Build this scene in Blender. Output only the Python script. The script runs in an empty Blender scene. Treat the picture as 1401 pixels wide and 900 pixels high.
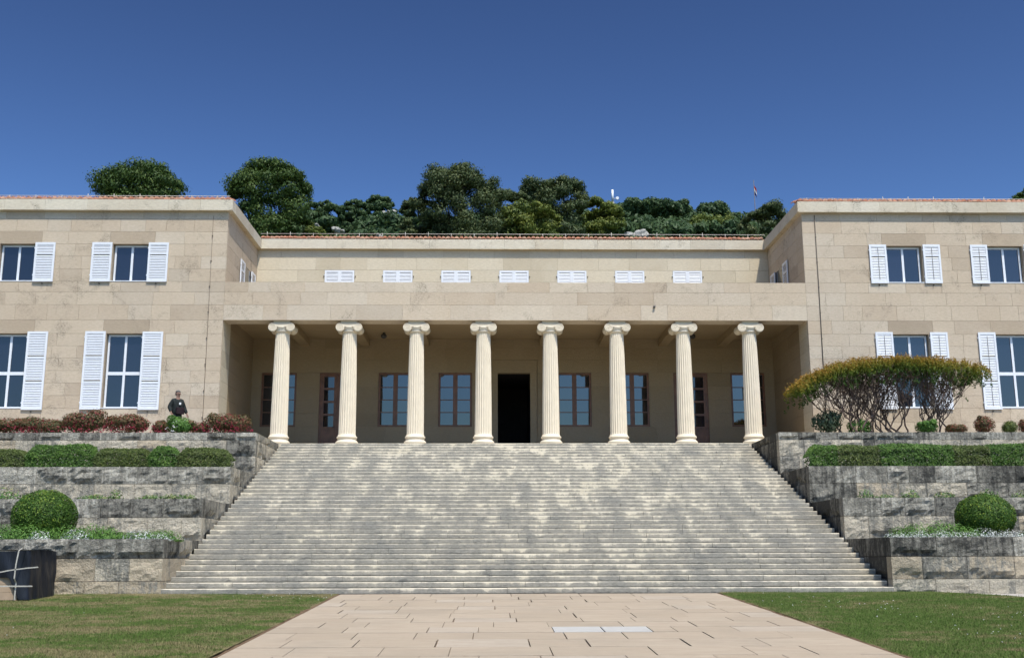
import bpy, bmesh, math, random
import numpy as np
from mathutils import Vector, Matrix, noise as mnoise
random.seed(7); rng = np.random.default_rng(7)
C = bpy.context.scene.collection
PI = math.pi
# ------------------------------------------------------------------ camera, sky, sun, exposure
F_PX = 1480.0
cam_d = bpy.data.cameras.new('camera'); cam = bpy.data.objects.new('camera', cam_d); C.objects.link(cam)
cam_d.sensor_width = 36.0; cam_d.sensor_fit = 'HORIZONTAL'; cam_d.lens = F_PX / 1401 * 36
cam_d.clip_start = 0.1; cam_d.clip_end = 3000
YAW, PITCH, ROLL = -0.0185, math.atan(310 / F_PX), -0.0027
M = Matrix.Rotation(YAW, 4, 'Z') @ Matrix.Rotation(PI / 2 + PITCH, 4, 'X') @ Matrix.Rotation(ROLL, 4, 'Z')
M.translation = Vector((0, 0, 0.92)); cam.matrix_world = M
bpy.context.scene.camera = cam
W = bpy.data.worlds.new('World'); bpy.context.scene.world = W; W.use_nodes = True
wn = W.node_tree.nodes; wl = W.node_tree.links
sky = wn.new('ShaderNodeTexSky'); sky.sky_type = 'NISHITA'; sky.sun_disc = False
SUN_EL, SUN_AZ = math.radians(60.5), math.atan2(0.371, -0.928)      # azimuth from +Y towards +X
sky.sun_elevation = SUN_EL; sky.sun_rotation = SUN_AZ
sky.altitude = 0; sky.air_density = 1.0; sky.dust_density = 1.4; sky.ozone_density = 5.0
bg = wn['Background']; bg.inputs['Strength'].default_value = 0.064
hs = wn.new('ShaderNodeHueSaturation'); hs.inputs['Saturation'].default_value = 0.74; hs.inputs['Hue'].default_value = 0.508
gm = wn.new('ShaderNodeGamma'); gm.inputs[1].default_value = 2.3
mu = wn.new('ShaderNodeMix'); mu.data_type = 'RGBA'; mu.blend_type = 'MULTIPLY'; mu.inputs[0].default_value = 1.0; mu.inputs[7].default_value = (0.265, 0.325, 0.295, 1)
wl.new(sky.outputs['Color'], hs.inputs['Color']); wl.new(hs.outputs[0], gm.inputs[0]); wl.new(gm.outputs[0], mu.inputs[6]); wl.new(mu.outputs[2], bg.inputs['Color'])
sd = bpy.data.lights.new('sun', 'SUN'); sun = bpy.data.objects.new('sun', sd); C.objects.link(sun)
sd.energy = 4.7; sd.angle = math.radians(0.5); sd.color = (1.0, 0.915, 0.785)
to_sun = Vector((math.sin(SUN_AZ) * math.cos(SUN_EL), math.cos(SUN_AZ) * math.cos(SUN_EL), math.sin(SUN_EL)))
sun.rotation_euler = to_sun.to_track_quat('Z', 'Y').to_euler(); sun.location = (20, -20, 60)
vs = bpy.context.scene.view_settings
vs.view_transform = 'Standard'; vs.look = 'None'; vs.exposure = 0.03; vs.gamma = 1.0
bpy.context.scene.cycles.max_bounces = 8

# ------------------------------------------------------------------ node helpers and materials
class NT:
    def __init__(s, name, rough=0.9, spec=0.3):
        s.m = bpy.data.materials.new(name); s.m.use_nodes = True
        s.n = s.m.node_tree.nodes; s.l = s.m.node_tree.links
        s.b = s.n['Principled BSDF']; s.b.inputs['Roughness'].default_value = rough
        s.b.inputs['Specular IOR Level'].default_value = spec
    def node(s, t, **k):
        x = s.n.new(t)
        for a, v in k.items(): setattr(x, a, v)
        return x
    def put(s, sock, v):
        if isinstance(v, bpy.types.NodeSocket): s.l.new(v, sock)
        elif isinstance(v, (tuple, list)) and len(v) == 3 and sock.type == 'RGBA': sock.default_value = (*v, 1)
        else: sock.default_value = v
    def pos(s): return s.node('ShaderNodeNewGeometry').outputs['Position']
    def objpos(s): return s.node('ShaderNodeTexCoord').outputs['Object']
    def scale(s, v, sc):
        m = s.node('ShaderNodeMapping'); s.l.new(v, m.inputs['Vector']); m.inputs['Scale'].default_value = sc; return m.outputs[0]
    def noise(s, v, scale, detail=4, rough=0.55, dist=0.0):
        t = s.node('ShaderNodeTexNoise'); s.l.new(v, t.inputs['Vector'])
        t.inputs['Scale'].default_value = scale; t.inputs['Detail'].default_value = detail
        t.inputs['Roughness'].default_value = rough; t.inputs['Distortion'].default_value = dist
        return t.outputs[0]
    def math(s, op, a, b=0.0, clamp=False):
        m = s.node('ShaderNodeMath', operation=op, use_clamp=clamp); s.put(m.inputs[0], a); s.put(m.inputs[1], b); return m.outputs[0]
    def ramp(s, f, stops):
        r = s.node('ShaderNodeValToRGB'); e = r.color_ramp.elements
        while len(e) < len(stops): e.new(0.5)
        for i, (p, c) in enumerate(stops):
            e[i].position = p; e[i].color = (*c, 1) if isinstance(c, tuple) else (c, c, c, 1)
        s.put(r.inputs[0], f); return r.outputs[0]
    def mix(s, f, a, b, mode='MIX'):
        m = s.node('ShaderNodeMix', data_type='RGBA', blend_type=mode)
        s.put(m.inputs[0], f); s.put(m.inputs[6], a); s.put(m.inputs[7], b); return m.outputs[2]
    def piece(s):        # one random number per piece, whether it is an object or an island of a joined mesh
        a = s.node('ShaderNodeObjectInfo').outputs['Random']; b = s.node('ShaderNodeNewGeometry').outputs['Random Per Island']
        return s.math('FRACT', s.math('ADD', a, b))
    def rnd2(s, p, k): return s.math('FRACT', s.math('MULTIPLY', p, k))
    def bump(s, h, strength=0.4, dist=0.02):
        b = s.node('ShaderNodeBump'); b.inputs['Strength'].default_value = strength; b.inputs['Distance'].default_value = dist
        s.l.new(h, b.inputs['Height']); s.l.new(b.outputs[0], s.b.inputs['Normal'])
    def color(s, c): s.put(s.b.inputs['Base Color'], c)
    def z(s, v):
        x = s.node('ShaderNodeSeparateXYZ'); s.l.new(v, x.inputs[0]); return x.outputs

def simple(name, col, rough=0.6, spec=0.4, metal=0.0, var=0.12, scale=8):
    t = NT(name, rough, spec); t.b.inputs['Metallic'].default_value = metal
    n = t.noise(t.pos(), scale, 4)
    t.color(t.mix(t.ramp(n, [(0.3, 0.0), (0.7, 1.0)]), tuple(c * (1 - var) for c in col), tuple(min(1, c * (1 + var)) for c in col)))
    return t.m

def ashlar(name, a, b, stain=0.35, gain=1.0):
    t = NT(name, 0.92, 0.2); p = t.pos(); r = t.piece()
    a = tuple(x * gain for x in a); b = tuple(x * gain for x in b)
    c = t.mix(t.rnd2(r, 7.31), a, b)
    c = t.mix(t.math('GREATER_THAN', t.rnd2(r, 23.7), 0.88), c, tuple(x * 0.92 for x in b))
    cloud = t.noise(p, 0.55, 5, 0.6)
    c = t.mix(t.ramp(cloud, [(0.42, 0.0), (0.75, 0.55)]), c, tuple(x * y for x, y in zip(a, (1.04, 1.08, 1.14))))
    grain = t.noise(t.scale(p, (1.4, 1.4, 4.0)), 5.0, 6, 0.7)
    c = t.mix(t.ramp(grain, [(0.38, 0.30), (0.62, 0.0)]), c, tuple(x * 0.66 for x in b))
    dirt = t.noise(p, 0.8, 9, 0.72, 0.6)                       # lichen patches with their own shape
    patch = t.math('MULTIPLY', t.ramp(dirt, [(0.53, 0.0), (0.66, 1.0)]), stain)
    fine = t.ramp(t.noise(t.scale(p, (1, 1, 2.4)), 14, 4, 0.7), [(0.45, 0.0), (0.58, 1.0)])
    c = t.mix(t.math('MULTIPLY', patch, fine), c, (0.17, 0.145, 0.11))
    t.color(c); t.bump(t.noise(t.scale(p, (1, 1, 1.6)), 16, 6, 0.75), 0.9, 0.018)
    return t.m

M_ = {}
M_['facade'] = ashlar('facade_limestone', (0.545, 0.45, 0.34), (0.485, 0.39, 0.29), 0.85)
M_['parapet'] = ashlar('parapet_limestone', (0.56, 0.475, 0.37), (0.495, 0.41, 0.315), 0.8)
M_['dressed'] = ashlar('pale_dressed_limestone', (0.60, 0.525, 0.40), (0.54, 0.465, 0.345), 0.15)
M_['warm'] = ashlar('warm_lintel_limestone', (0.44, 0.35, 0.255), (0.40, 0.32, 0.235), 0.5)
M_['cornice'] = ashlar('cornice_limestone', (0.62, 0.56, 0.45), (0.55, 0.48, 0.37), 0.9)
M_['porch'] = ashlar('porch_limestone', (0.345, 0.27, 0.18), (0.315, 0.245, 0.16), 0.1)  # colour lowered so the porch walls look deeper in shade
M_['mortar'] = simple('mortar', (0.34, 0.28, 0.21), 0.95, 0.1)
M_['column'] = simple('white_limestone', (0.66, 0.58, 0.455), 0.75, 0.3, var=0.05, scale=3)
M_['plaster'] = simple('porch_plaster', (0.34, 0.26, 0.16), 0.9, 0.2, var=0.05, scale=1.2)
M_['white'] = simple('white_paint', (0.68, 0.70, 0.74), 0.45, 0.4, var=0.03)
M_['wood'] = simple('brown_stained_wood', (0.17, 0.072, 0.034), 0.4, 0.5, var=0.3, scale=4)
M_['iron'] = simple('dark_iron', (0.05, 0.05, 0.05), 0.6, 0.4)
M_['wire'] = simple('dull_wire', (0.12, 0.10, 0.08), 0.6, 0.4)
M_['rail'] = simple('pale_metal', (0.5, 0.47, 0.42), 0.5, 0.4)
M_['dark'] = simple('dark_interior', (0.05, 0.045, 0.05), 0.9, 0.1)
def glass(name, col, ior):
    t = NT(name, 0.03, 0.5); t.b.inputs['IOR'].default_value = ior; r = t.piece()
    t.color(t.mix(r, col, tuple(c * 0.5 for c in col)))
    t.bump(t.noise(t.pos(), 0.9, 1), 0.05, 0.02); return t.m
M_['glass'] = glass('window_glass', (0.010, 0.012, 0.024), 1.75)
M_['glassb'] = glass('porch_glass', (0.012, 0.014, 0.02), 1.9)

def tile_mat():
    t = NT('clay_roof_tile', 0.85, 0.2); r = t.piece()
    c = t.mix(t.rnd2(r, 5.7), (0.50, 0.20, 0.12), (0.60, 0.36, 0.25))
    t.color(t.mix(t.ramp(t.noise(t.pos(), 6, 5), [(0.45, 0.0), (0.7, 0.7)]), c, (0.20, 0.12, 0.09))); return t.m
M_['tile'] = tile_mat()

def stair_mat():
    t = NT('weathered_step_limestone', 0.93, 0.2); p = t.pos(); o = t.z(p); r = t.piece()
    stp = t.math('FLOOR', t.math('DIVIDE', t.math('SUBTRACT', o[2], 0.004), 0.14)); cb = t.node('ShaderNodeCombineXYZ'); t.put(cb.inputs[0], o[0]); t.put(cb.inputs[2], t.math('MULTIPLY', stp, 0.13)); t.put(cb.inputs[1], 3.0)
    big = t.noise(cb.outputs[0], 1.75, 6, 0.62, 0.35)
    mid = t.noise(t.scale(p, (1.0, 0.3, 2.4)), 3.6, 7, 0.72, 0.6)
    fine = t.noise(t.scale(p, (1, 1, 3)), 13, 5, 0.75)
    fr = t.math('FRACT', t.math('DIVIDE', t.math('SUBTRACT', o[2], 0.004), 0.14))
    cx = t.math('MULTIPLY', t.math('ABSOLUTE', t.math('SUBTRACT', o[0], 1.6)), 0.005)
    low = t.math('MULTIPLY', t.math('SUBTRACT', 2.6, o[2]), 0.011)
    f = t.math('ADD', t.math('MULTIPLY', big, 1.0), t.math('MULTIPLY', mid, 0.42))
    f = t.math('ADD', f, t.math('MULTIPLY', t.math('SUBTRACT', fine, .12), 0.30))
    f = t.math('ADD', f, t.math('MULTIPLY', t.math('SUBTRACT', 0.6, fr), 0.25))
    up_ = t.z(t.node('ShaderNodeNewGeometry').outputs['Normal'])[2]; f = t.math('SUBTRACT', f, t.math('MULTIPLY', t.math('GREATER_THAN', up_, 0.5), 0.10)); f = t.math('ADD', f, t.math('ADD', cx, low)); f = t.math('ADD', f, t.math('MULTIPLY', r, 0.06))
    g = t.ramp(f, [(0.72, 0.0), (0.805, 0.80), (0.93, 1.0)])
    cream = t.mix(t.rnd2(r, 9.1), (0.60, 0.54, 0.43), (0.53, 0.475, 0.37))
    grey = t.mix(t.ramp(fine, [(0.35, 0.0), (0.65, 1.0)]), (0.185, 0.175, 0.15), (0.30, 0.285, 0.25))
    c = t.mix(g, cream, grey)
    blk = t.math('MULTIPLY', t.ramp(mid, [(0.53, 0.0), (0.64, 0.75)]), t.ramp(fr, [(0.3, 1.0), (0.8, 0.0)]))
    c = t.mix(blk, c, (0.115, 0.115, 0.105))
    t.color(c); t.bump(fine, 0.5, 0.012); return t.m
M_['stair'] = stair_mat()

def rock_mat(name, dark, cream=(0.52, 0.46, 0.36), topz=None):
    t = NT(name, 0.95, 0.15); p = t.pos(); r = t.piece()
    st = t.noise(t.scale(p, (3.4, 3.4, 0.40)), 1.5, 8, 0.74, 0.5)
    bl = t.noise(p, 1.5, 7, 0.68, 0.6)
    fine = t.noise(p, 11, 6, 0.75)
    f = t.math('ADD', t.math('MULTIPLY', st, 0.62), t.math('MULTIPLY', bl, 0.38))
    f = t.math('ADD', f, t.math('MULTIPLY', t.math('SUBTRACT', t.rnd2(r, 3.3), 0.5), 0.16)); f = t.math('ADD', f, dark); f = t.math('ADD', f, t.math('MULTIPLY', t.math('GREATER_THAN', t.z(p)[0], 0.0), 0.035))
    f = t.math('ADD', f, t.math('MULTIPLY', t.math('SUBTRACT', fine, 0.5), 0.35))
    base = t.mix(t.rnd2(r, 11.3), cream, tuple(x * 0.84 for x in cream))
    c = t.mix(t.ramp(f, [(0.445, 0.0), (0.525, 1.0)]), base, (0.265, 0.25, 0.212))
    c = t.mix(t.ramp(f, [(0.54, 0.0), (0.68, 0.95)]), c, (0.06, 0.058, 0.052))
    t.color(c); t.bump(t.math('ADD', t.math('MULTIPLY', t.noise(p, 4.5, 8, 0.75), 2.0), t.noise(p, 17, 5, 0.7)), 1.0, 0.05)
    return t.m
M_['rock'] = rock_mat('weathered_rough_stone', 0.04)
M_['rockcap'] = rock_mat('weathered_cap_stone', 0.045, (0.50,0.47,0.40))
M_['rockshade'] = rock_mat('shade_toned_side_stone', 0.15)  # extra darkness paints in the deep shade on the right stair-side faces
M_['rockclean'] = rock_mat('cleaner_rough_stone', -0.085, (0.50, 0.42, 0.31))
M_['rockmid'] = rock_mat('streaked_rough_stone', -0.03, (0.53, 0.47, 0.37))
M_['gap'] = simple('dark_joint', (0.10, 0.09, 0.075), 0.95, 0.1)
M_['stairjoint'] = simple('step_joint', (0.17, 0.165, 0.15), 0.95, 0.1)

def paver_mat():
    t = NT('pinkish_paving_stone', 0.85, 0.25); p = t.pos(); r = t.piece()
    c = t.mix(t.rnd2(r, 5.17), (0.415, 0.345, 0.265), (0.365, 0.30, 0.225))
    c = t.mix(t.math('GREATER_THAN', t.rnd2(r, 13.9), 0.9), c, (0.42, 0.36, 0.29))
    grain = t.noise(t.scale(p, (0.5, 5, 1)), 3, 7, 0.75)
    c = t.mix(t.ramp(grain, [(0.36, 0.65), (0.60, 0.0)]), c, (0.30, 0.235, 0.175))
    c = t.mix(t.ramp(t.noise(p, 0.6, 7, 0.7), [(0.46, 0.0), (0.70, 0.6)]), c, (0.29, 0.245, 0.19)); c = t.mix(t.ramp(t.noise(p, 9, 5, 0.8), [(0.58, 0.0), (0.70, 0.5)]), c, (0.25, 0.20, 0.15))
    t.color(c); t.bump(t.noise(p, 20, 4), 0.3, 0.006); return t.m
M_['paver'] = paver_mat()
M_['paverwhite'] = simple('white_paving_stone', (0.41, 0.40, 0.38), 0.8, 0.3, var=0.06)
def ground_mat(name, a, b, scale=1.5):
    t = NT(name, 0.98, 0.1); p = t.pos()
    c = t.mix(t.ramp(t.noise(p, scale, 6, 0.65), [(0.3, 0.0), (0.7, 1.0)]), a, b)
    c = t.mix(t.ramp(t.noise(p, scale * 14, 4, 0.7), [(0.4, 0.5), (0.6, 0.0)]), c, tuple(x * 0.6 for x in a))
    t.color(c); t.bump(t.noise(p, 25, 5, 0.7), 0.8, 0.02); return t.m
M_['soil'] = ground_mat('brown_soil', (0.13, 0.085, 0.055), (0.20, 0.14, 0.09))
M_['bed'] = ground_mat('bed_soil', (0.12, 0.10, 0.07), (0.19, 0.16, 0.10))
M_['gravel'] = ground_mat('pale_gravel', (0.40, 0.37, 0.34), (0.48, 0.45, 0.41), 4)
M_['terrain'] = ground_mat('dry_ground', (0.14, 0.15, 0.07), (0.22, 0.20, 0.12), 0.3)
M_['hill'] = ground_mat('scrubby_hillside', (0.045, 0.06, 0.025), (0.12, 0.12, 0.06), 0.35)
M_['limestone'] = ground_mat('outcrop_limestone', (0.30, 0.29, 0.26), (0.46, 0.45, 0.42), 2.0)

def lawn_fac(t, p):
    dry = t.noise(t.scale(p, (0.8, 1.3, 1)), 0.55, 6, 0.65, 0.4); mid = t.noise(p, 2.6, 5, 0.65)
    x = t.z(p)[0]
    d = t.math('ADD', t.math('MULTIPLY', dry, 0.62), t.math('MULTIPLY', mid, 0.38))
    d = t.math('SUBTRACT', d, t.math('MULTIPLY', t.math('GREATER_THAN', x, 3.0), 0.055))     # the right-hand lawn is greener
    return d
def grass_mat(name, ground):
    t = NT(name, 0.85, 0.15); p = t.pos(); d = lawn_fac(t, p)
    dryness = t.ramp(d, [(0.45, 0.0), (0.56, 1.0)])
    if ground:
        c = t.mix(dryness, (0.09, 0.115, 0.03), (0.26, 0.21, 0.11))
        c = t.mix(t.ramp(t.noise(p, 30, 4, 0.7), [(0.4, 0.5), (0.6, 0.0)]), c, (0.05, 0.05, 0.02))
        t.bump(t.noise(p, 40, 4, 0.7), 1.0, 0.03)
    else:
        a = t.node('ShaderNodeAttribute', attribute_name='rnd').outputs['Fac']
        c = t.mix(dryness, t.mix(a, (0.058, 0.110, 0.020), (0.12, 0.18, 0.042)), t.mix(a, (0.12, 0.125, 0.042), (0.25, 0.21, 0.11)))
    t.color(c); return t.m
M_['lawn'] = grass_mat('lawn_turf', True); M_['blade'] = grass_mat('grass_blades', False)

def leaf_mat(name, cols, trans=0.25, rough=0.6):
    t = NT(name, rough, 0.3); a = t.node('ShaderNodeAttribute', attribute_name='rnd').outputs['Fac']
    n = len(cols); t.color(t.ramp(a, [(i / (n - 1), c) for i, c in enumerate(cols)]))
    tr = t.node('ShaderNodeBsdfTranslucent'); t.l.new(t.b.inputs['Base Color'].links[0].from_socket, tr.inputs[0])
    mx = t.node('ShaderNodeMixShader'); mx.inputs[0].default_value = trans
    t.l.new(t.b.outputs[0], mx.inputs[1]); t.l.new(tr.outputs[0], mx.inputs[2])
    t.l.new(mx.outputs[0], t.n['Material Output'].inputs['Surface']); return t.m
L_ = dict(
    pine=leaf_mat('pine_needles', [(0.028, 0.060, 0.014), (0.058, 0.105, 0.022), (0.12, 0.165, 0.035)]),
    cypress=leaf_mat('grey_green_needles', [(0.032, 0.058, 0.022), (0.075, 0.105, 0.038), (0.16, 0.18, 0.07)]),
    bright=leaf_mat('yellow_green_foliage', [(0.05, 0.085, 0.015), (0.12, 0.155, 0.028), (0.23, 0.25, 0.05)]),
    far=leaf_mat('distant_foliage', [(0.034, 0.068, 0.028), (0.060, 0.105, 0.038), (0.10, 0.15, 0.05)]),
    box=leaf_mat('clipped_box_leaves', [(0.025, 0.060, 0.010), (0.065, 0.14, 0.018), (0.28, 0.36, 0.05)]),
    hedge=leaf_mat('hedge_leaves', [(0.030, 0.065, 0.012), (0.065, 0.14, 0.022), (0.15, 0.25, 0.045)]),
    hedged=leaf_mat('brownish_hedge_leaves', [(0.040, 0.055, 0.016), (0.080, 0.115, 0.026), (0.16, 0.19, 0.05)]),
    red=leaf_mat('red_green_leaves', [(0.045, 0.07, 0.02), (0.12, 0.085, 0.035), (0.26, 0.05, 0.05)]),
    redflower=leaf_mat('crimson_flowers', [(0.20, 0.012, 0.03), (0.36, 0.02, 0.06), (0.5, 0.06, 0.12)]),
    cover=leaf_mat('bright_ground_cover', [(0.045, 0.11, 0.02), (0.09, 0.20, 0.035), (0.16, 0.28, 0.06)]),
    alyssum=leaf_mat('white_alyssum', [(0.22, 0.26, 0.20), (0.55, 0.58, 0.54), (0.80, 0.80, 0.80)]),
    myrtle=leaf_mat('bronze_to_green_leaves', [(0.05, 0.10, 0.018), (0.13, 0.18, 0.022), (0.26, 0.215, 0.028), (0.34, 0.18, 0.032)], 0.35),
    oleander=leaf_mat('grey_green_leaves', [(0.04, 0.06, 0.03), (0.07, 0.10, 0.05), (0.12, 0.15, 0.09)]),
    white=leaf_mat('white_petals', [(0.7, 0.7, 0.65), (0.8, 0.8, 0.8), (0.85, 0.85, 0.85)]),
    weeds=leaf_mat('pale_weeds', [(0.05, 0.12, 0.03), (0.10, 0.19, 0.05), (0.28, 0.26, 0.12)]))
M_['bark'] = simple('brown_bark', (0.075, 0.055, 0.04), 0.95, 0.1, var=0.35, scale=6)
M_['stem'] = simple('smooth_dark_stems', (0.12, 0.085, 0.07), 0.8, 0.2, var=0.4, scale=9)

# ------------------------------------------------------------------ object helpers
def tag(o, label=None, cat=None, group=None, kind=None):
    for k, v in (('label', label), ('category', cat), ('group', group), ('kind', kind)):
        if v: o[k] = v
    return o
def empty(name, loc, label=None, cat=None, group=None):
    o = bpy.data.objects.new(name, None); o.empty_display_size = 0.3; C.objects.link(o); o.location = loc
    return tag(o, label, cat, group)
def adopt(o, parent, local=False):
    """Parent o; unless local, its coordinates stay world coordinates."""
    o.parent = parent
    if not local:
        def wm(p): return (wm(p.parent) if p.parent else Matrix.Identity(4)) @ p.matrix_parent_inverse @ Matrix.Translation(p.location)
        o.matrix_parent_inverse = wm(parent).inverted()
def link(name, me, mat=None, parent=None, local=False):
    if mat is not None and not me.materials:
        for m in (mat if isinstance(mat, list) else [mat]): me.materials.append(m)
    o = bpy.data.objects.new(name, me); C.objects.link(o)
    if parent is not None: adopt(o, parent, local)
    return o
class MB:
    def __init__(s): s.v = []; s.f = []; s.mi = []; s.sm = []; s.k = 0; s.smooth = False
    def add(s, vs, fs, smooth=None):
        b = len(s.v); s.v += [tuple(v) for v in vs]; s.f += [[b + i for i in f] for f in fs]
        s.mi += [s.k] * len(fs); s.sm += [s.smooth if smooth is None else smooth] * len(fs)
    def box(s, x0, x1, y0, y1, z0, z1):
        s.add([(x0, y0, z0), (x1, y0, z0), (x1, y1, z0), (x0, y1, z0), (x0, y0, z1), (x1, y0, z1), (x1, y1, z1), (x0, y1, z1)],
              [(0, 3, 2, 1), (4, 5, 6, 7), (0, 1, 5, 4), (1, 2, 6, 5), (2, 3, 7, 6), (3, 0, 4, 7)]); return s
    def tube(s, pts, rad, n=6, cap=True):
        pts = [Vector(p) for p in pts]; m = len(pts)
        rad = rad if isinstance(rad, (list, tuple)) else [rad] * m
        vs_ = []; up = None
        for i, p in enumerate(pts):
            d = (pts[min(i + 1, m - 1)] - pts[max(i - 1, 0)]).normalized()
            if up is None: up = Vector((0, 0, 1)) if abs(d.z) < 0.9 else Vector((0, 1, 0))
            a = d.cross(up).normalized(); b = a.cross(d).normalized(); up = b
            for j in range(n):
                t = 2 * PI * j / n; vs_.append(p + (a * math.cos(t) + b * math.sin(t)) * rad[i])
        fs = [[i * n + j, i * n + (j + 1) % n, (i + 1) * n + (j + 1) % n, (i + 1) * n + j] for i in range(m - 1) for j in range(n)]
        if cap: fs += [list(range(n))[::-1], [(m - 1) * n + j for j in range(n)]]
        s.add(vs_, fs, True); return s
    def rings(s, rings, cap=True, smooth=True):
        n = len(rings[0]); m = len(rings)
        vs_ = [v for r in rings for v in r]
        fs = [[i * n + j, i * n + (j + 1) % n, (i + 1) * n + (j + 1) % n, (i + 1) * n + j] for i in range(m - 1) for j in range(n)]
        s.add(vs_, fs, smooth)
        if cap: b = len(s.v) - n * m; s.f += [[b + j for j in range(n)][::-1], [b + (m - 1) * n + j for j in range(n)]]; s.mi += [s.k] * 2; s.sm += [False] * 2
        return s
    def ellipsoid(s, c, r, nu=12, nv=8, jit=0.0):
        R = []
        for i in range(nv + 1):
            th = PI * i / nv; zz = math.cos(th); q = max(math.sin(th), 0.02)
            R.append([(c[0] + r[0] * q * math.cos(2 * PI * j / nu) * (1 + random.uniform(-jit, jit)), c[1] + r[1] * q * math.sin(2 * PI * j / nu) * (1 + random.uniform(-jit, jit)), c[2] + r[2] * zz) for j in range(nu)][::-1])
        return s.rings(R)
    def mesh(s, name):
        me = bpy.data.meshes.new(name); me.from_pydata(s.v, [], s.f)
        me.polygons.foreach_set('use_smooth', s.sm); me.polygons.foreach_set('material_index', s.mi); me.update(); return me
    def build(s, name, mat, parent=None, local=False): return link(name, s.mesh(name), mat, parent, local)

def facecloud(name, co, nv, rnd, mat, parent=None, local=False, kind=None):
    """co (N,nv,3): N small faces with nv corners; rnd (N,) a colour number per face."""
    N = co.shape[0]; me = bpy.data.meshes.new(name)
    me.vertices.add(N * nv); me.vertices.foreach_set('co', co.reshape(-1).astype(np.float32))
    me.loops.add(N * nv); me.loops.foreach_set('vertex_index', np.arange(N * nv, dtype=np.int32))
    me.polygons.add(N); me.polygons.foreach_set('loop_start', np.arange(0, N * nv, nv, dtype=np.int32))
    me.polygons.foreach_set('loop_total', np.full(N, nv, dtype=np.int32)); me.update(calc_edges=True)
    a = me.attributes.new('rnd', 'FLOAT', 'FACE'); a.data.foreach_set('value', np.clip(rnd, 0, 1).astype(np.float32))
    o = link(name, me, mat, parent, local)
    if kind: o['kind'] = kind
    return o
def unit(a): return a / np.maximum(np.linalg.norm(a, axis=-1, keepdims=True), 1e-6)
def leafquads(P, Nn, size, aspect=1.6, up=0.0):
    """Leaf faces round points P facing about Nn."""
    N = len(P); size = np.broadcast_to(size, (N,))
    t = rng.normal(size=(N, 3)); t[:, 2] += up * 2.5; t = unit(t - Nn * np.sum(t * Nn, 1, keepdims=True)); b = np.cross(Nn, t)
    h = size[:, None] * 0.5; L = h * aspect
    return np.stack([P - t * L, P + b * h * 0.8, P + t * L, P - b * h * 0.8], 1)
def shell(n, c, r, fill=0.35, squash_bottom=None):
    d = unit(rng.normal(size=(n, 3))); k = 1 - fill * rng.random((n, 1)) ** 1.5
    P = d * k * np.array(r) + np.array(c)
    if squash_bottom is not None: P[:, 2] = np.maximum(P[:, 2], squash_bottom + rng.random(n) * 0.04)
    return P, unit(d / np.array(r) + rng.normal(size=(n, 3)) * 0.45)

# ------------------------------------------------------------------ masonry
UNIT = MB().box(-.5, .5, -.5, .5, -.5, .5).mesh('stone_block')
def shared(me, mat):
    key = me.name + mat.name
    if key not in shared.c:
        c = me.copy(); c.materials.append(mat); shared.c[key] = c
    return shared.c[key]
shared.c = {}
BL = []        # building stones: (visible size, centre, size, material)
def course_wall(x0, x1, zl, openings, place, mat, lo=0.75, hi=1.7, gap=0.008, forced=(), seen=lambda a, b: 1.0):
    """Courses of blocks over [x0,x1]; openings (a,b,z0,z1) are left free; forced (a,b,z0,z1,mat) get a block of their own."""
    for i in range(len(zl) - 1):
        z0, z1 = zl[i], zl[i + 1]; zm = (z0 + z1) / 2; cuts = []; fb = []
        for (a, b, c, d) in openings:
            if c - 0.02 < zm < d + 0.02 and a < x1 and b > x0: cuts.append((a, b))
        for f in forced:
            if f[2] < zm < f[3] and x0 < f[0] < x1: cuts.append((f[0], f[1])); fb.append(f)
        for f in fb: place(f[0], f[1], z0, z1, f[4])
        cuts.sort(); x = x0; spans = []
        for a, b in cuts:
            if a > x + 0.02: spans.append((x, min(a, x1)))
            x = max(x, b)
        if x < x1 - 0.02: spans.append((x, x1))
        for a, b in spans:
            xs = [a]
            while b - xs[-1] > hi * 1.12: xs.append(xs[-1] + random.uniform(lo, hi))
            if len(xs) > 1 and b - xs[-1] < lo * 0.6: xs.pop()
            xs.append(b)
            for p, q in zip(xs, xs[1:]):
                mm = mat
                if mat is M_['parapet'] and random.random() < (.35 if XL + 2.5 < (p + q) / 2 < XR - 2.5 else .65): mm = M_['facade']
                elif mat is M_['facade'] and (XL - 3 < q < XL + .1 or XR - .1 < p < XR + 3 or z0 > 13.7) and random.random() < .4: mm = M_['parapet']
                place(p, q, z0, z1, mm)
D_BL = 0.12
def place_front(Y, seen=1.0):
    def f(a, b, z0, z1, mat, g=0.004):
        o = random.uniform(0, 0.004)
        vis = (b - a) * (z1 - z0) * seen * (1 if -18.8 < (a + b) / 2 * 42.15 / Y < 20.8 else 0.02)
        BL.append((vis, ((a + b) / 2, Y + D_BL / 2 - o, (z0 + z1) / 2), (b - a - 2 * g, D_BL, z1 - z0 - 2 * g), mat))
    return f
def place_side(X, face, seen=0.25):    # face +1: looks to +X
    def f(a, b, z0, z1, mat, g=0.004):
        o = random.uniform(0, 0.004)
        BL.append(((b - a) * (z1 - z0) * seen, (X - face * (D_BL / 2 - o), (a + b) / 2, (z0 + z1) / 2), (D_BL, b - a - 2 * g, z1 - z0 - 2 * g), mat))
    return f
def holed(mb, x0, x1, z0, z1, holes, y0, y1):
    holes = [h for h in holes if h[0] < x1 and h[1] > x0]
    zs = sorted({z0, z1, *[h[2] for h in holes], *[h[3] for h in holes]})
    zs = [z for z in zs if z0 <= z <= z1]
    for a, b in zip(zs, zs[1:]):
        x = x0
        for h in sorted(h for h in holes if h[2] < (a + b) / 2 < h[3]):
            if h[0] > x: mb.box(x, h[0], y0, y1, a, b)
            x = max(x, h[1])
        if x < x1: mb.box(x, x1, y0, y1, a, b)

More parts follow.
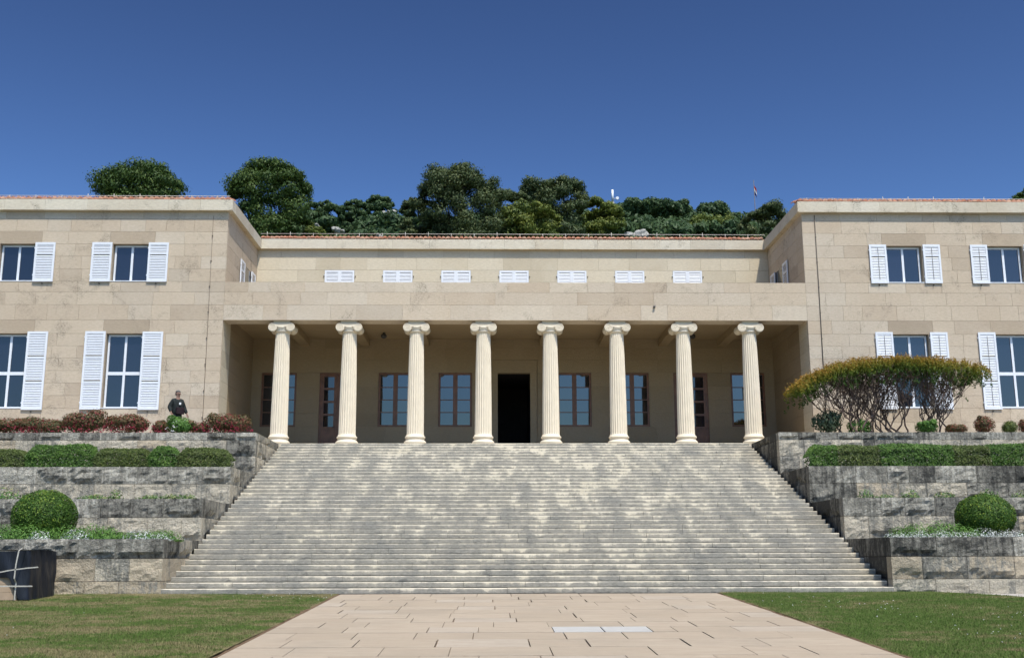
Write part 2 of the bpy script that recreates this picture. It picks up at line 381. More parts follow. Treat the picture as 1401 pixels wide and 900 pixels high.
# ================================================================== THE BUILDING
YF, YB = 42.15, 47.7; XL, XR = -10.69, 12.63; ZT = 5.18; ZS = 10.10; ZP = 11.66
Z_C0, Z_C1 = 14.59, 15.04
ROWS = [5.0, 5.50, 6.02, 6.58, 7.08, 7.58, 8.07, 8.56, 9.06, 9.55, 10.10, 10.72, 11.24, 11.67, 12.19, 12.71, 13.22, 13.74, 14.27, 14.62]
U0, U1, G0, G1 = 11.67, 13.22, 6.58, 9.55          # upper and ground floor openings
WIN = [-19.75, -15.24, 16.00, 20.14]; WW = 1.46
bld = empty('museum_building', (0.97, YF, ZT), 'long two storey pale limestone building with colonnaded porch at the top of the stairs', 'building')
ops = []; forced = []
for x in WIN:
    ops += [(x, x + WW, U0, U1), (x, x + WW, G0, G1)]
    forced += [(x - 0.14, x + WW + 0.2, U1, 13.74, M_['warm']), (x - 0.14, x + WW + 0.2, G1, 10.10, M_['warm'])]
# front plane: wings and the band over the porch
pf = place_front(YF)
LW = [r for r in ROWS]
course_wall(-27, XL, LW, ops, pf, M_['facade'], forced=forced)
course_wall(XR, 29, LW, ops, pf, M_['facade'], forced=forced)
course_wall(XL, XR, [ZS, 10.72, 11.24, ZP], [], pf, M_['parapet'], 0.9, 2.2)
# recessed wall above the porch and back wall of the porch
VENT = [0.98 + k * 2.64 for k in range(-3, 4)]
course_wall(XL, XR, [11.3, 11.97, 12.53, 13.08, 13.64, 14.21, 14.62], [(x - .67, x + .67, 12.5, 13.64) for x in VENT], place_front(YB, 0.9), M_['dressed'], 0.9, 1.9)
PW = [(-10.26, -8.70), (-5.07, -3.55), (-2.40, -0.90), (2.90, 4.42), (5.48, 7.00), (10.66, 12.2)]     # windows of the porch
PD = [(-7.68, -6.14), (8.10, 9.64)]                                                                # side doors
DR = (0.24, 1.69)
bops = [(a, b, 6.5, 8.92) for a, b in PW] + [(a, b, ZT, 8.92) for a, b in PD] + [(-0.06, 2.02, ZT, 9.50)]
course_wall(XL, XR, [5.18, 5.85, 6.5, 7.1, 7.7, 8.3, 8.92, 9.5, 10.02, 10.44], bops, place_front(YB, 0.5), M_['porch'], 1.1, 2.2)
for X, f in ((XL, 1), (XR, -1)):
    course_wall(YF + D_BL, 43.45, [5.18, 5.85, 6.5, 7.1, 7.7, 8.3, 8.92, 9.5, 10.02, 10.44], [], place_side(X, f), M_['dressed'], 1.1, 2.0)  # paler stone paints the sunlit look of the front strip
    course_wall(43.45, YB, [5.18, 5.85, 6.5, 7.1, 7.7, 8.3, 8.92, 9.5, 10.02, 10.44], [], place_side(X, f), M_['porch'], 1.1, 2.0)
    course_wall(YF + D_BL, YB, [11.3, 11.67, 12.19, 12.71, 13.22, 13.74, 14.27, 14.62], [(45.1, 46.5, 11.67, 13.22)], place_side(X, f), M_['facade'], 0.8, 1.6)
BL.sort(key=lambda b: -b[0])
for vis, c, sz, mat in BL[:300]:
    o = link('stone_block', shared(UNIT, mat), None, bld); o.location = c; o.scale = sz
rest = MB(); mats = []
for vis, c, sz, mat in BL[300:]:
    if mat not in mats: mats.append(mat)
    rest.k = mats.index(mat); h = [s / 2 for s in sz]
    rest.box(c[0] - h[0], c[0] + h[0], c[1] - h[1], c[1] + h[1], c[2] - h[2], c[2] + h[2])
tag(rest.build('stone_block', mats, bld), kind='stuff')
# mortar core behind the stones
core = MB(); g = 0.02
for a, b in ((-27, XL - g), (XR + g, 29)):
    holed(core, a, b, 4.6, Z_C0 + 0.1, ops, YF + g, YF + 0.42)
core.box(XL - 0.4, XL - g, YF + 0.42, YB + 0.4, 4.6, Z_C0 + 0.1); core.box(XR + g, XR + 0.4, YF + 0.42, YB + 0.4, 4.6, Z_C0 + 0.1)
core.box(-27, 29, 55, 55.3, 4.6, Z_C0); core.box(-27, -26.6, YF + .42, 55, 4.6, Z_C0); core.box(28.6, 29, YF + .42, 55, 4.6, Z_C0)
holed(core, XL - g, XR + g, ZT - 0.2, 10.44, bops, YB + g, YB + 0.4)
holed(core, XL - g, XR + g, 10.75, Z_C0 + 0.1, [], YB + g, YB + 0.4)
core.build('wall_core', M_['mortar'], bld)
# lintel over the columns, its soffit, porch ceiling and beams, roof terrace
lm = MB(); lm.box(XL - 0.01, XR + 0.01, YF + g, YF + 0.80, ZS + 0.006, ZP - 0.01); lm.build('lintel', M_['parapet'], bld)
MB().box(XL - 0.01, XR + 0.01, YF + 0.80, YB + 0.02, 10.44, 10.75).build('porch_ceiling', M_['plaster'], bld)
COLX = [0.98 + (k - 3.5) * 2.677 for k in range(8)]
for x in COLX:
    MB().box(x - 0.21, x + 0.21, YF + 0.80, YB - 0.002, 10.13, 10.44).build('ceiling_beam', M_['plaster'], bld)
MB().box(XL - 0.3, XR + 0.3, 41.905, YB + 0.5, ZT - 0.35, ZT - 0.004).build('porch_floor', M_['dressed'], bld)
for x in (-4.72, 8.75):
    q = MB(); q.box(x - 0.05, x + 0.05, 46.2, 46.3, 10.36, 10.44); q.ellipsoid((x, 46.2, 10.28), (0.13, 0.13, 0.12), 10, 6); q.build('porch_lamp', M_['iron'], bld)
# main doorway: inset stone surround and a dark room behind
sr = [(-0.055, DR[0], ZT, 8.92), (DR[1], 2.015, ZT, 8.92), (-0.055, 2.015, 8.925, 9.495)]
for a, b, c, d in sr: MB().box(a, b, YB + 0.07, YB + 0.40, c, d).build('door_surround', M_['porch'], bld)
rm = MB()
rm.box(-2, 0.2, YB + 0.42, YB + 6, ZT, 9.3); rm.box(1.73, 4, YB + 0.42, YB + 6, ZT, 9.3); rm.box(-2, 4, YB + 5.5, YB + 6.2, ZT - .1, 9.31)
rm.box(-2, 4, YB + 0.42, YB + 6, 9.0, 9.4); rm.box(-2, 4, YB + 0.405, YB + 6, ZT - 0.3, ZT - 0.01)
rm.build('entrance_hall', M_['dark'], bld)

# cornice in separate stones, front, returns and recess
def cornice_run(x0, x1, fixed, along, sgn):
    x = x0
    while x < x1 - 0.01:
        e = min(x + random.uniform(1.2, 1.9), x1)
        if x1 - e < 0.5: e = x1
        m = MB(); z0, z1 = Z_C0 + random.uniform(-.004, .004), Z_C1 + random.uniform(-.006, .006)
        if along == 'x': m.box(x + .003, e - .003, fixed, fixed + 0.6, z0, z1)
        elif sgn > 0: m.box(fixed - 0.6, fixed, x + .003, e - .003, z0, z1)
        else: m.box(fixed, fixed + 0.6, x + .003, e - .003, z0, z1)
        m.build('cornice_stone', M_['cornice'], bld); x = e
OV = 0.195
cornice_run(-27.2, XL + OV, YF - OV, 'x', 0); cornice_run(XR - OV, 29.2, YF - OV, 'x', 0)
cornice_run(XL + OV, XR - OV, YB - OV, 'x', 0)
cornice_run(YF - OV + 0.602, YB + 0.2, XL + OV - 0.002, 'y', 1); cornice_run(YF - OV + 0.602, YB + 0.2, XR - OV + 0.002, 'y', -1)
# roofs: low slabs with rows of barrel tiles at the eaves, thin lightning rail
rf = MB(); sl = 0.24
def roof(x0, x1, y0, y1, zb, hipL=0, hipR=0):
    zr = zb + (y1 - y0) * sl
    rf.add([(x0, y0, zb), (x1, y0, zb), (x1 - hipR, y1, zr), (x0 + hipL, y1, zr), (x0, y0, zb - .06), (x1, y0, zb - .06), (x1 - hipR, y1, zr - .3), (x0 + hipL, y1, zr - .3)],
           [(0, 1, 2, 3), (7, 6, 5, 4), (4, 5, 1, 0), (5, 6, 2, 1), (6, 7, 3, 2), (7, 4, 0, 3)])
roof(-27.2, XL + 0.1, YF - 0.1, 48.6, Z_C1 + 0.05, 0, 6.0); roof(XR - 0.1, 29.2, YF - 0.1, 48.6, Z_C1 + 0.05, 6.0, 0)
roof(XL - 0.2, XR + 0.2, YB - 0.1, 55, Z_C1 + 0.05)
roof_o = rf.build('roof', M_['tile'], bld)
tl = MB()
def tiles(x0, x1, y0, zb):
    x = x0
    while x < x1:
        for row in range(3):
            y = y0 + row * 0.36; z = zb + (y - y0) * sl + random.uniform(-.006, .01); r = 0.098
            for s_, (yy0, yy1) in enumerate(((y, y + 0.42),)):
                prof = [(-r * math.cos(PI * k / 6), r * math.sin(PI * k / 6)) for k in range(7)]
                jx = random.uniform(-.012, .012)
                A = [(x + jx + p[0], yy0 + random.uniform(-.01, .01), z + p[1]) for p in prof]; B = [(x + jx + p[0] * .85, yy1, z + 0.42 * sl + p[1] * .85 - .02) for p in prof]
                tl.add(A + B + [(x + jx, yy0 + .02, z + r - .02)], [[k, k + 1, k + 8, k + 7] for k in range(6)] + [[6, 5, 4, 3, 2, 1, 0]], False)
        x += 0.205
tiles(-22, XL + 0.1, YF - 0.16, Z_C1 + 0.03); tiles(XR - 0.05, 24, YF - 0.16, Z_C1 + 0.03); tiles(XL + 0.25, XR - 0.25, YB - 0.2, Z_C1 + 0.05)
o = tl.build('roof_tile', M_['tile'], roof_o); o['kind'] = 'stuff'
rl = MB()
for (a, b, y, z) in ((XL + 0.1, XR - 0.1, YB - 0.02, Z_C1 + 0.30), (-22, XL, YF + 0.1, Z_C1 + 0.24), (XR, 24, YF + 0.1, Z_C1 + 0.22)):
    rl.tube([(a, y, z), (b, y, z)], 0.014, 5); x = a + 0.3
    while x < b:
        rl.tube([(x, y, z - 0.22), (x, y, z + 0.03 + random.choice((0, 0, .06)))], 0.012, 5); x += 1.05
rl.build('lightning_rail', M_['rail'], bld)
for pts in ([(13.16, YF - .03, 14.5), (13.16, YF - .03, 11.6), (13.13, YF - .03, 5.6)], [(-11.29, YF - .02, 14.4), (-11.27, YF - .02, 5.6)]):
    w = MB(); w.tube(pts, 0.016 if pts[0][0] > 0 else 0.008, 5)
    z = 6.2
    while z < 14.3: w.box(pts[0][0] - .022, pts[0][0] + .022, YF - .045, YF + .01, z, z + .035); z += 1.05
    w.build('down_conductor', M_['wire'], bld)
q = MB(); q.box(6.44, 6.52, YF - 0.10, YF + .02, 10.62, 10.68); q.build('drain_spout', M_['iron'], bld)

# windows and shutters
def bar(mb, x0, x1, z0, z1, y, d): mb.box(x0, x1, y, y + d, z0, z1)
def sash(parent, x0, x1, z0, z1, y, mats, cols, rows, fw=0.07, mw=0.05, mid=0.09, deep=0.07, glassm=None, transom=None):
    """A framed window: frame with bars, and each pane an object of its own below it."""
    fr = MB()
    bar(fr, x0, x0 + fw, z0, z1, y, deep); bar(fr, x1 - fw, x1, z0, z1, y, deep)
    bar(fr, x0 + fw, x1 - fw, z0, z0 + fw, y, deep); bar(fr, x0 + fw, x1 - fw, z1 - fw, z1, y, deep)
    xs = [x0 + fw + (x1 - x0 - 2 * fw) * i / cols for i in range(cols + 1)]
    zs = [z0 + fw + (z1 - z0 - 2 * fw) * i / rows for i in range(rows + 1)]
    if transom: zs = [z0 + fw, transom, z1 - fw]
    for i, x in enumerate(xs[1:-1]): bar(fr, x - mid / 2, x + mid / 2, z0 + fw, z1 - fw, y + .008, deep - .01)
    for z in zs[1:-1]:
        for a, b in zip(xs, xs[1:]):
            ia = a + (mid / 2 if a > x0 + fw + .01 else 0); ib = b - (mid / 2 if b < x1 - fw - .01 else 0)
            bar(fr, ia, ib, z - mw / 2, z + mw / 2, y + .012, deep - .02)
    fo = fr.build('window', mats, parent)
    for a, b in zip(xs, xs[1:]):
        for c, d in zip(zs, zs[1:]):
            k = random.uniform(-.004, .004); k2 = random.uniform(-.003, .003)
            yy = y + deep * .55
            m = MB(); m.add([(a + .005, yy + k, c + .005), (b - .005, yy - k, c + .005), (b - .005, yy - k + k2, d - .005), (a + .005, yy + k + k2, d - .005),
                             (a + .005, yy + .02, c + .005), (b - .005, yy + .02, c + .005), (b - .005, yy + .02, d - .005), (a + .005, yy + .02, d - .005)],
                            [(0, 1, 2, 3), (5, 4, 7, 6), (0, 3, 7, 4), (1, 5, 6, 2), (3, 2, 6, 7), (0, 4, 5, 1)])
            m.build('pane', glassm or M_['glass'], fo)
    return fo
def shutter(parent, w, h, rails, rod):
    """A louvred shutter as meshes in its own space (x 0..w, z 0..h, front at y=0)."""
    f = MB(); st = 0.075; t = 0.045
    f.box(0, st, 0, t, 0, h); f.box(w - st, w, 0, t, 0, h); zz = [0.0] + [h * r for r in rails] + [h]
    for i, z in enumerate(zz):
        a, b = (0, 0.10) if i == 0 else ((h - 0.09, h) if i == len(zz) - 1 else (z - .04, z + .04))
        f.box(st, w - st, .002, t - .002, a, b)
    for dx, dz in ((-.03, .25), (-.03, h - .25)): f.box(dx, 0, .01, .03, dz, dz + .05)
    s = MB(); z = 0.11
    while z < h - 0.10:
        if all(abs(z + .02 - r * h) > .055 for r in rails):
            s.add([(st, .006, z), (w - st, .006, z), (w - st, .036, z + .056), (st, .036, z + .056), (st, .014, z - .006), (w - st, .014, z - .006), (w - st, .044, z + .050), (st, .044, z + .050)],
                  [(0, 1, 2, 3), (5, 4, 7, 6), (0, 3, 7, 4), (1, 5, 6, 2), (3, 2, 6, 7), (0, 4, 5, 1)])
        z += 0.066
    return f.mesh('shutter'), s.mesh('slat'), (MB().box(w / 2 - .006, w / 2 + .006, -.008, 0.0, .14, h - .14).mesh('tilt_rod') if rod else None)
SH = {}
def put_shutter(x, z0, w, h, rails, rod, y=None, yaw=0.0, side=0):
    key = (round(w, 2), round(h, 2), rod, len(rails))
    if key not in SH:
        SH[key] = shutter(bld, w, h, rails, rod)
        SH[key][0].materials.append(M_['white']); SH[key][1].materials.append(M_['white'])
        if SH[key][2]: SH[key][2].materials.append(M_['wire'])
    f, s, r = SH[key]
    o = link('shutter', f, None, bld); o.location = (x, YF - .075 if y is None else y, z0); o.rotation_euler = (0, 0, yaw)
    for nm, me in (('slat', s), ('tilt_rod', r)):
        if me:
            c = link(nm, me, None, o, True)
            if nm == 'slat': c['kind'] = 'stuff'
    if not side:
        hk = MB(); hk.box(x + w * .45, x + w * .45 + .03, YF - .09, YF + .01, z0 - .09, z0 - .05); hk.build('hold_back', M_['iron'], bld)
    return o
for x in WIN:
    right = x > 0; yw = YF + 0.17
    sash(bld, x + .03, x + WW - .03, U0 + .01, U1 - .02, yw, M_['white'], 2, 1)
    sash(bld, x + .03, x + WW - .03, G0 + .01, G1 - .02, yw, M_['white'], 2, 1, transom=7.98, mw=0.13)
    for z0, z1 in ((U0, U1), (G0, G1)):
        m = MB(); m.box(x - .02, x + WW + .02, YF - .02, YF + .17, z0 - .002, z0 + .028); m.build('window_sill', M_['white'], bld)
    w = 0.80 if not right else 0.70
    for z0, h, rails in ((U0 - .03, 1.62, [0.72]), (G0 - .06, 3.10, [0.345, 0.665])):
        xs_ = (x - w - .01, x + WW - .02) if not right else (x - .70, x + WW + .04)
        for sx in xs_:
            if -21 < sx < 23: put_shutter(sx, z0 + random.uniform(-.008, .008), w, h, rails, right, YF - 0.075 + random.uniform(-.015, .005), random.uniform(-.012, .012))
for x in VENT:
    for sx in (x - .665, x + .002): put_shutter(sx, 12.42, 0.663, 1.20, [], False, YB - 0.03, 0, 1)
    for hx in (x - .72, x + .70): MB().box(hx, hx + .03, YB - .05, YB + .01, 13.3, 13.36).build('hold_back', M_['iron'], bld)
for X, fc in ((XL, 1), (XR, -1)):
    m = MB(); m.box(X - .02 if fc > 0 else X - .01, X + .01 if fc > 0 else X + .02, 45.1, 46.5, 11.67, 13.22); m.build('pane', M_['glass'], bld)
    for k, yy in enumerate((44.4, 46.45)):
        o = put_shutter(X, 11.62, 0.72, 1.62, [0.72], False, yy, PI / 2 if fc > 0 else -PI / 2, 1)
        o.location = (X + fc * .085, yy if fc > 0 else yy + 0.72, 11.62)
# porch windows and the two timber doors
for a, b in PW:
    sash(bld, a + .005, b - .005, 6.505, 8.915, YB + 0.06, M_['wood'], 2, 4, fw=.085, mw=.035, mid=.20, deep=.07, glassm=M_['glassb'])
for a, b in PD:
    fr = MB(); y = YB + .06
    bar(fr, a, a + .07, ZT, 8.915, y, .12); bar(fr, b - .07, b, ZT, 8.915, y, .12); bar(fr, a + .07, b - .07, 8.83, 8.915, y, .12)
    dr = fr.build('door', M_['wood'], bld); mid = (a + b) / 2
    for p, q in ((a + .075, mid - .004), (mid + .004, b - .075)):
        lf = MB(); zs = [5.2, 5.62, 6.42, 7.0, 7.58, 8.16, 8.74]
        bar(lf, p, p + .12, 5.2, 8.82, y + .02, .05); bar(lf, q - .12, q, 5.2, 8.82, y + .02, .05)
        for z in zs: bar(lf, p + .12, q - .12, z, z + .09, y + .02, .05)
        for z0, z1 in ((5.29, 5.62), (5.71, 6.42)):
            bar(lf, p + .12, q - .12, z0, z1, y + .045, .02); bar(lf, p + .17, q - .17, z0 + .06, z1 - .06, y + .03, .02)
        lf.build('door_leaf', M_['wood'], dr)
        for z0, z1 in zip(zs[2:], zs[3:]):
            MB().box(p + .12, q - .12, y + .05, y + .06, z0 + .09, z1).build('pane', M_['glass'], dr)
    hd = MB(); hd.tube([(mid - .05, y, 6.5), (mid - .05, y - .04, 6.5), (mid - .16, y - .04, 6.5)], .012, 6); hd.build('door_handle', M_['iron'], dr)

# ionic columns: one set of meshes, eight columns
def fluted_shaft():
    NF = 22; zs = [5.56 - ZT, 5.60 - ZT, 5.66 - ZT, 6.4 - ZT, 7.2 - ZT, 8.0 - ZT, 8.8 - ZT, 9.4 - ZT, 9.60 - ZT, 9.655 - ZT]; R = []
    for i, z in enumerate(zs):
        t = (z - .4) / 4.1; r = 0.338 - 0.050 * t - 0.012 * t * t + 0.008 * math.sin(PI * max(0, min(1, t)))
        dep = 0.0 if i in (0, len(zs) - 1) else (0.018 if i in (1, len(zs) - 2) else 0.027)
        ring = []
        for k in range(NF):
            for u in (0.0, 0.10, 0.30, 0.55, 0.80, 1.0)[:-1]:
                d = dep * math.sin(PI * max(0, (u - .10) / .90)) ** .7 if u > 0.10 else 0
                th = -2 * PI * (k + u) / NF; ring.append(((r - d) * math.cos(th), (r - d) * math.sin(th), z))
        R.append(ring[::-1])
    return MB().rings(R, smooth=False).mesh('shaft')
def lathe(prof, n=40):
    return [[(r * math.cos(2 * PI * j / n), r * math.sin(2 * PI * j / n), z) for j in range(n)] for r, z in prof]
def base_mesh():
    prof = [(0.43, 0.0), (0.435, 0.02)]
    prof += [(0.40 + .045 * math.sin(PI * k / 6), 0.02 + .13 * k / 6) for k in range(7)]
    prof += [(0.385, .165), (0.365, .19), (0.36, .215), (0.37, .235)] + [(0.375 + .032 * math.sin(PI * k / 6), .24 + .10 * k / 6) for k in range(7)] + [(0.355, .35), (0.347, .40)]
    return MB().rings(lathe(prof)).mesh('base')
def capital_mesh():
    m = MB()
    m.rings(lathe([(0.295, 4.45), (0.30, 4.50), (0.315, 4.51), (0.315, 4.54), (0.30, 4.55), (0.34, 4.60), (0.375, 4.66), (0.37, 4.71), (0.30, 4.73)]))
    zc, xo, rv = 4.655, 0.355, 0.175
    for sx in (-1, 1):
        m.rings([[(sx * xo + rr * math.cos(2 * PI * j / 28), yy, zc + rr * math.sin(2 * PI * j / 28)) for j in range(28)]
                 for yy, rr in ((-0.36, rv * .97), (-0.35, rv), (-0.30, rv), (-.15, rv * .72), (0, rv * .66), (.15, rv * .72), (.30, rv), (.35, rv), (.36, rv * .97))])
        for fy in (-0.362, 0.362):                      # raised spiral and eye
            sp = []; rr = []
            for k in range(61):
                t = k / 60; a = PI / 2 - sx * 0 + (-sx) * 2 * PI * 2.4 * t * -1 * -1; r = (rv - .012) * (1 - t) ** .85 + .022 * t
                sp.append((sx * xo + r * math.cos(PI / 2 - sx * 2 * PI * 2.4 * t), fy, zc + r * math.sin(PI / 2 - sx * 2 * PI * 2.4 * t))); rr.append(.017 * (1 - .55 * t))
            m.tube(sp, rr, 6); m.ellipsoid((sx * xo, fy, zc), (.028, .02, .028), 8, 6)
    for fy in (-0.355, 0.325):                          # channel sagging between the volutes
        top = [(-xo + 2 * xo * k / 12, zc + rv - .045 * math.sin(PI * k / 12)) for k in range(13)]
        bot = [(-xo + 2 * xo * k / 12, zc + rv * .28 - .035 * math.sin(PI * k / 12)) for k in range(13)]
        vs_ = [(x, fy, z) for x, z in top] + [(x, fy, z) for x, z in bot] + [(x, fy + .03, z) for x, z in top] + [(x, fy + .03, z) for x, z in bot]
        fs = []
        for k in range(12):
            fs += [(13 + k, 14 + k, k + 1, k), (26 + k, 27 + k, 40 + k, 39 + k), (k, k + 1, 27 + k, 26 + k), (39 + k, 40 + k, 14 + k, 13 + k)]
        m.add(vs_, fs, False)
        yy = fy if fy < 0 else fy + .03
        m.tube([(x, yy, z - .012) for x, z in top], .016, 6); m.tube([(x, yy, z + .008) for x, z in bot], .014, 6)
    m.box(-0.30, 0.30, -0.30, 0.30, 4.76, 4.85); m.box(-0.33, 0.33, -0.32, 0.32, 4.85, 4.917)
    return m.mesh('capital')
shaft, cbase, cap = fluted_shaft(), base_mesh(), capital_mesh()
for me in (shaft, cbase, cap): me.materials.append(M_['column'])
for x in COLX:
    c = empty('ionic_column', (0, 0, 0)); c.parent = bld; c.matrix_parent_inverse = Matrix.Translation(-bld.location); c.location = (x, YF + 0.44, ZT)
    for nm, me in (('base', cbase), ('shaft', shaft), ('capital', cap)):
        o = link(nm, me, None, c, True)

# ================================================================== THE STAIRS
SX0, SX1, SY0, TR, RI, NS = -8.14, 9.98, 27.5, 0.40, 0.14, 37
stair = empty('staircase', (0.9, SY0, 0), 'broad flight of grey weathered limestone steps rising to the columns', 'staircase')
def slab_mesh():
    d = TR + 0.10; ch = .012; m = MB()
    prof = [(-.018, .022), (-.018, RI - ch), (-.018 + ch, RI), (d, RI), (d, .0), (.006, .0), (.006, .022)]
    vs_ = [(-.5, y, z) for y, z in prof] + [(.5, y, z) for y, z in prof]; n = len(prof)
    m.add(vs_, [list(range(n)), list(range(n, 2 * n))[::-1]] + [[i, i + n, (i + 1) % n + n, (i + 1) % n][::1] for i in range(n)])
    return m.mesh('stone_slab')
slab = slab_mesh(); slab.materials.append(M_['stair'])
bmq = bmesh.new(); bmq.from_mesh(slab); bmesh.ops.recalc_face_normals(bmq, faces=bmq.faces); bmq.to_mesh(slab); bmq.free()
left = MB(); nslab = 0
for k in range(NS):
    y = SY0 + k * TR; z = k * RI; e = SX1 if k else SX1 + 0.02
    xs = [SX0]
    while e - xs[-1] > 2.5: xs.append(xs[-1] + random.uniform(1.25, 2.1))
    xs.append(e)
    for a, b in zip(xs, xs[1:]):
        dz = random.uniform(-.003, .003); dy = random.uniform(-.006, .006); L = b - a - random.uniform(.004, .014)
        if nslab < 300:
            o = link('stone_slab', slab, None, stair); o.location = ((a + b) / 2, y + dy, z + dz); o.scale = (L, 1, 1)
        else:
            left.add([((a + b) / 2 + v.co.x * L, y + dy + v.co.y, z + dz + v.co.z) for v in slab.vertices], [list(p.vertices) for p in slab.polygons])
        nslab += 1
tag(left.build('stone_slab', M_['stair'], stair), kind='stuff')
cr = MB(); n = NS
vs_ = []
for k in range(NS): vs_ += [(SY0 + k * TR + .01, k * RI - .01), (SY0 + k * TR + .01, (k + 1) * RI - .03)]
vs_ += [(SY0 + NS * TR + .1, NS * RI - .03), (SY0 + NS * TR + .1, -1), (SY0 + .01, -1)]
P = [(SX0 + .005, y, z) for y, z in vs_] + [(SX1 - .005, y, z) for y, z in vs_]; n = len(vs_)
cr.add(P, [[i, (i + 1) % n, (i + 1) % n + n, i + n] for i in range(n)]); cr.build('stair_core', M_['stairjoint'], stair)

# ================================================================== RETAINING WALLS
def rough_block(a, b, z0, z1, amp, nx=None, seed=0):
    """A quarry-faced block: u a..b, z z0..z1, face at depth 0 bulging outward (negative)."""
    L = b - a; nx = max(5, int(L / 0.10)); nz = max(4, int((z1 - z0) / 0.08)); g_ = .006
    V = []; Fc = []
    for j in range(nz + 1):
        for i in range(nx + 1):
            u = i / nx; v = j / nz; e = min(u, 1 - u) * L / .10; e2 = min(v, 1 - v) * (z1 - z0) / .09; k = min(1, e) * min(1, e2)
            q = Vector(((a + u * L) * 2.1 + seed, seed * 3.1, (z0 + v * (z1 - z0)) * 3.3))
            h = mnoise.fractal(q, 0.8, 2.1, 4) * .9 + .25; h2 = abs(mnoise.noise(q * 1.7)) * -.5
            V.append((a + g_ + u * (L - 2 * g_), -amp * k * max(-.25, h + h2) - random.uniform(0, .003), z0 + g_ + v * (z1 - z0 - 2 * g_)))
    for j in range(nz):
        for i in range(nx):
            p = j * (nx + 1) + i; Fc.append((p, p + 1, p + nx + 2, p + nx + 1))
    if seed > 52:                                          # spalled lower edge
        for j in range(nz + 1):
            for i in range(nx + 1):
                u, v = i / nx, j / nz; q = .34 + .30 * mnoise.noise(Vector((a + u * L * 1.0, seed, 0)) * 2.6) - v; p = j * (nx + 1) + i
                if q > 0 and 0 < i < nx: V[p] = (V[p][0], V[p][1] + min(.09, q * .45), V[p][2])
    ring = [i for i in range(nx + 1)] + [j * (nx + 1) + nx for j in range(1, nz + 1)] + [nz * (nx + 1) + i for i in range(nx - 1, -1, -1)] + [j * (nx + 1) for j in range(nz - 1, 0, -1)]
    base = len(V); V += [(V[r][0], .34, V[r][2]) for r in ring]; n = len(ring)
    Fc += [(ring[i], base + i, base + (i + 1) % n, ring[(i + 1) % n]) for i in range(n)]
    return V, Fc
TI = [(27.5, [-0.2, 0.33, 0.88, 1.36]), (31.3, [1.2, 1.36, 2.01, 2.54]), (34.5, [2.4, 2.54, 3.16, 3.70]), (37.9, [3.5, 3.70, 4.33, 4.89, 5.16])]
NAMES = ['lowest', 'second lowest', 'second highest', 'topmost']
for side in (-1, 1):
    Xs = SX0 if side < 0 else SX1
    for t, (yf, zl) in enumerate(TI):
        yn = TI[t + 1][0] if t < 3 else 41.9; X = Xs + side * (.10 if t else 0.0); zt = zl[-1]
        sd_ = 'left' if side < 0 else 'right'
        w = empty('retaining_wall', (X + side * 4, yf, max(0, zl[0])), '%s rough stone terrace wall on the %s of the stairs' % (NAMES[t], sd_), 'wall', 'terrace walls stepping up beside the stairs')
        cm = MB(); e = .14
        if side < 0: cm.box(-30, X - e, yf + e, yf + .5, zl[0], zt - .03); cm.box(X - .5, X - e, yf + .5, yn + .3, -0.2, zt - .03)
        else: cm.box(X + e, 32, yf + e, yf + .5, zl[0], zt - .03); cm.box(X + e, X + .5, yf + .5, yn + .3, -0.2, zt - .03)
        cm.build('wall_core', M_['gap'], w)
        xend = -29.5 if side < 0 else 31.5
        for r, (z0, z1) in enumerate(zip(zl, zl[1:])):
            top = r == len(zl) - 2; cap_ = t == 3 and top
            mat = M_['rockcap'] if (top or t in (1, 2) and side > 0 and random.random() < .3) else (M_['rockclean'] if r == 0 or t == 0 else M_['rockmid'])
            if t == 0 and r == 0: mat = M_['rockclean'] if side < 0 else M_['rockmid']
            x = X; first = True
            while (x > xend if side < 0 else x < xend):
                L = random.uniform(.62, 1.35) if not cap_ else random.uniform(.5, 1.0)
                if first: L = random.uniform(.5, .9) if r % 2 else random.uniform(.8, 1.2)
                x2 = x + side * L; a, b = min(x, x2), max(x, x2)
                amp = .010 if cap_ else random.choice((.04, .07, .11) if top else (.035, .06, .08)); mt = mat
                if not top and random.random() < .25: mt = random.choice((M_['rockclean'], M_['rockmid'], M_['rock']))
                V, Fc = rough_block(a, b, z0, z1, amp, seed=random.uniform(0, 90))
                m = MB(); m.add([(v[0], yf + v[1], v[2]) for v in V], Fc); m.build('stone_block', mt, w)
                x = x2; first = False
            # side face along the stairs (starts behind the front block)
            y = yf + .345
            while y < yn - .02:
                L = random.uniform(.7, 1.3); y2 = min(y + L, yn)
                if yn - y2 < .4: y2 = yn
                V, Fc = rough_block(y, y2, z0, z1, .012 if side > 0 else .022, seed=random.uniform(0, 90)); m = MB()
                if side > 0: m.add([(X + v[1], v[0], v[2]) for v in V], [f[::-1] for f in Fc])
                else: m.add([(X - v[1], v[0], v[2]) for v in V], Fc)
                m.build('stone_block', M_['rockshade'] if side > 0 else (M_['rock'] if top else mat), w); y = y2
        # side foot below the first course, hidden by the steps
    # coarse fill of each terrace
for t, (yf, zl) in enumerate(TI):
    yn = TI[t + 1][0] if t < 3 else YF - .005; zt = zl[-1] - (.035 if t < 3 else .015)
    for side in (-1, 1):
        X = (SX0 - .34) if side < 0 else (SX1 + .34)
        m = MB(); a, b = (-30, X) if side < 0 else (X, 32)
        m.box(a, b, yf + .34, yn + (.03 if t < 3 else 0), zt - .5, zt)
        o = m.build('planting_bed' if t < 3 else 'upper_terrace', M_['bed'] if t < 3 else M_['gravel']); o['kind'] = 'structure'

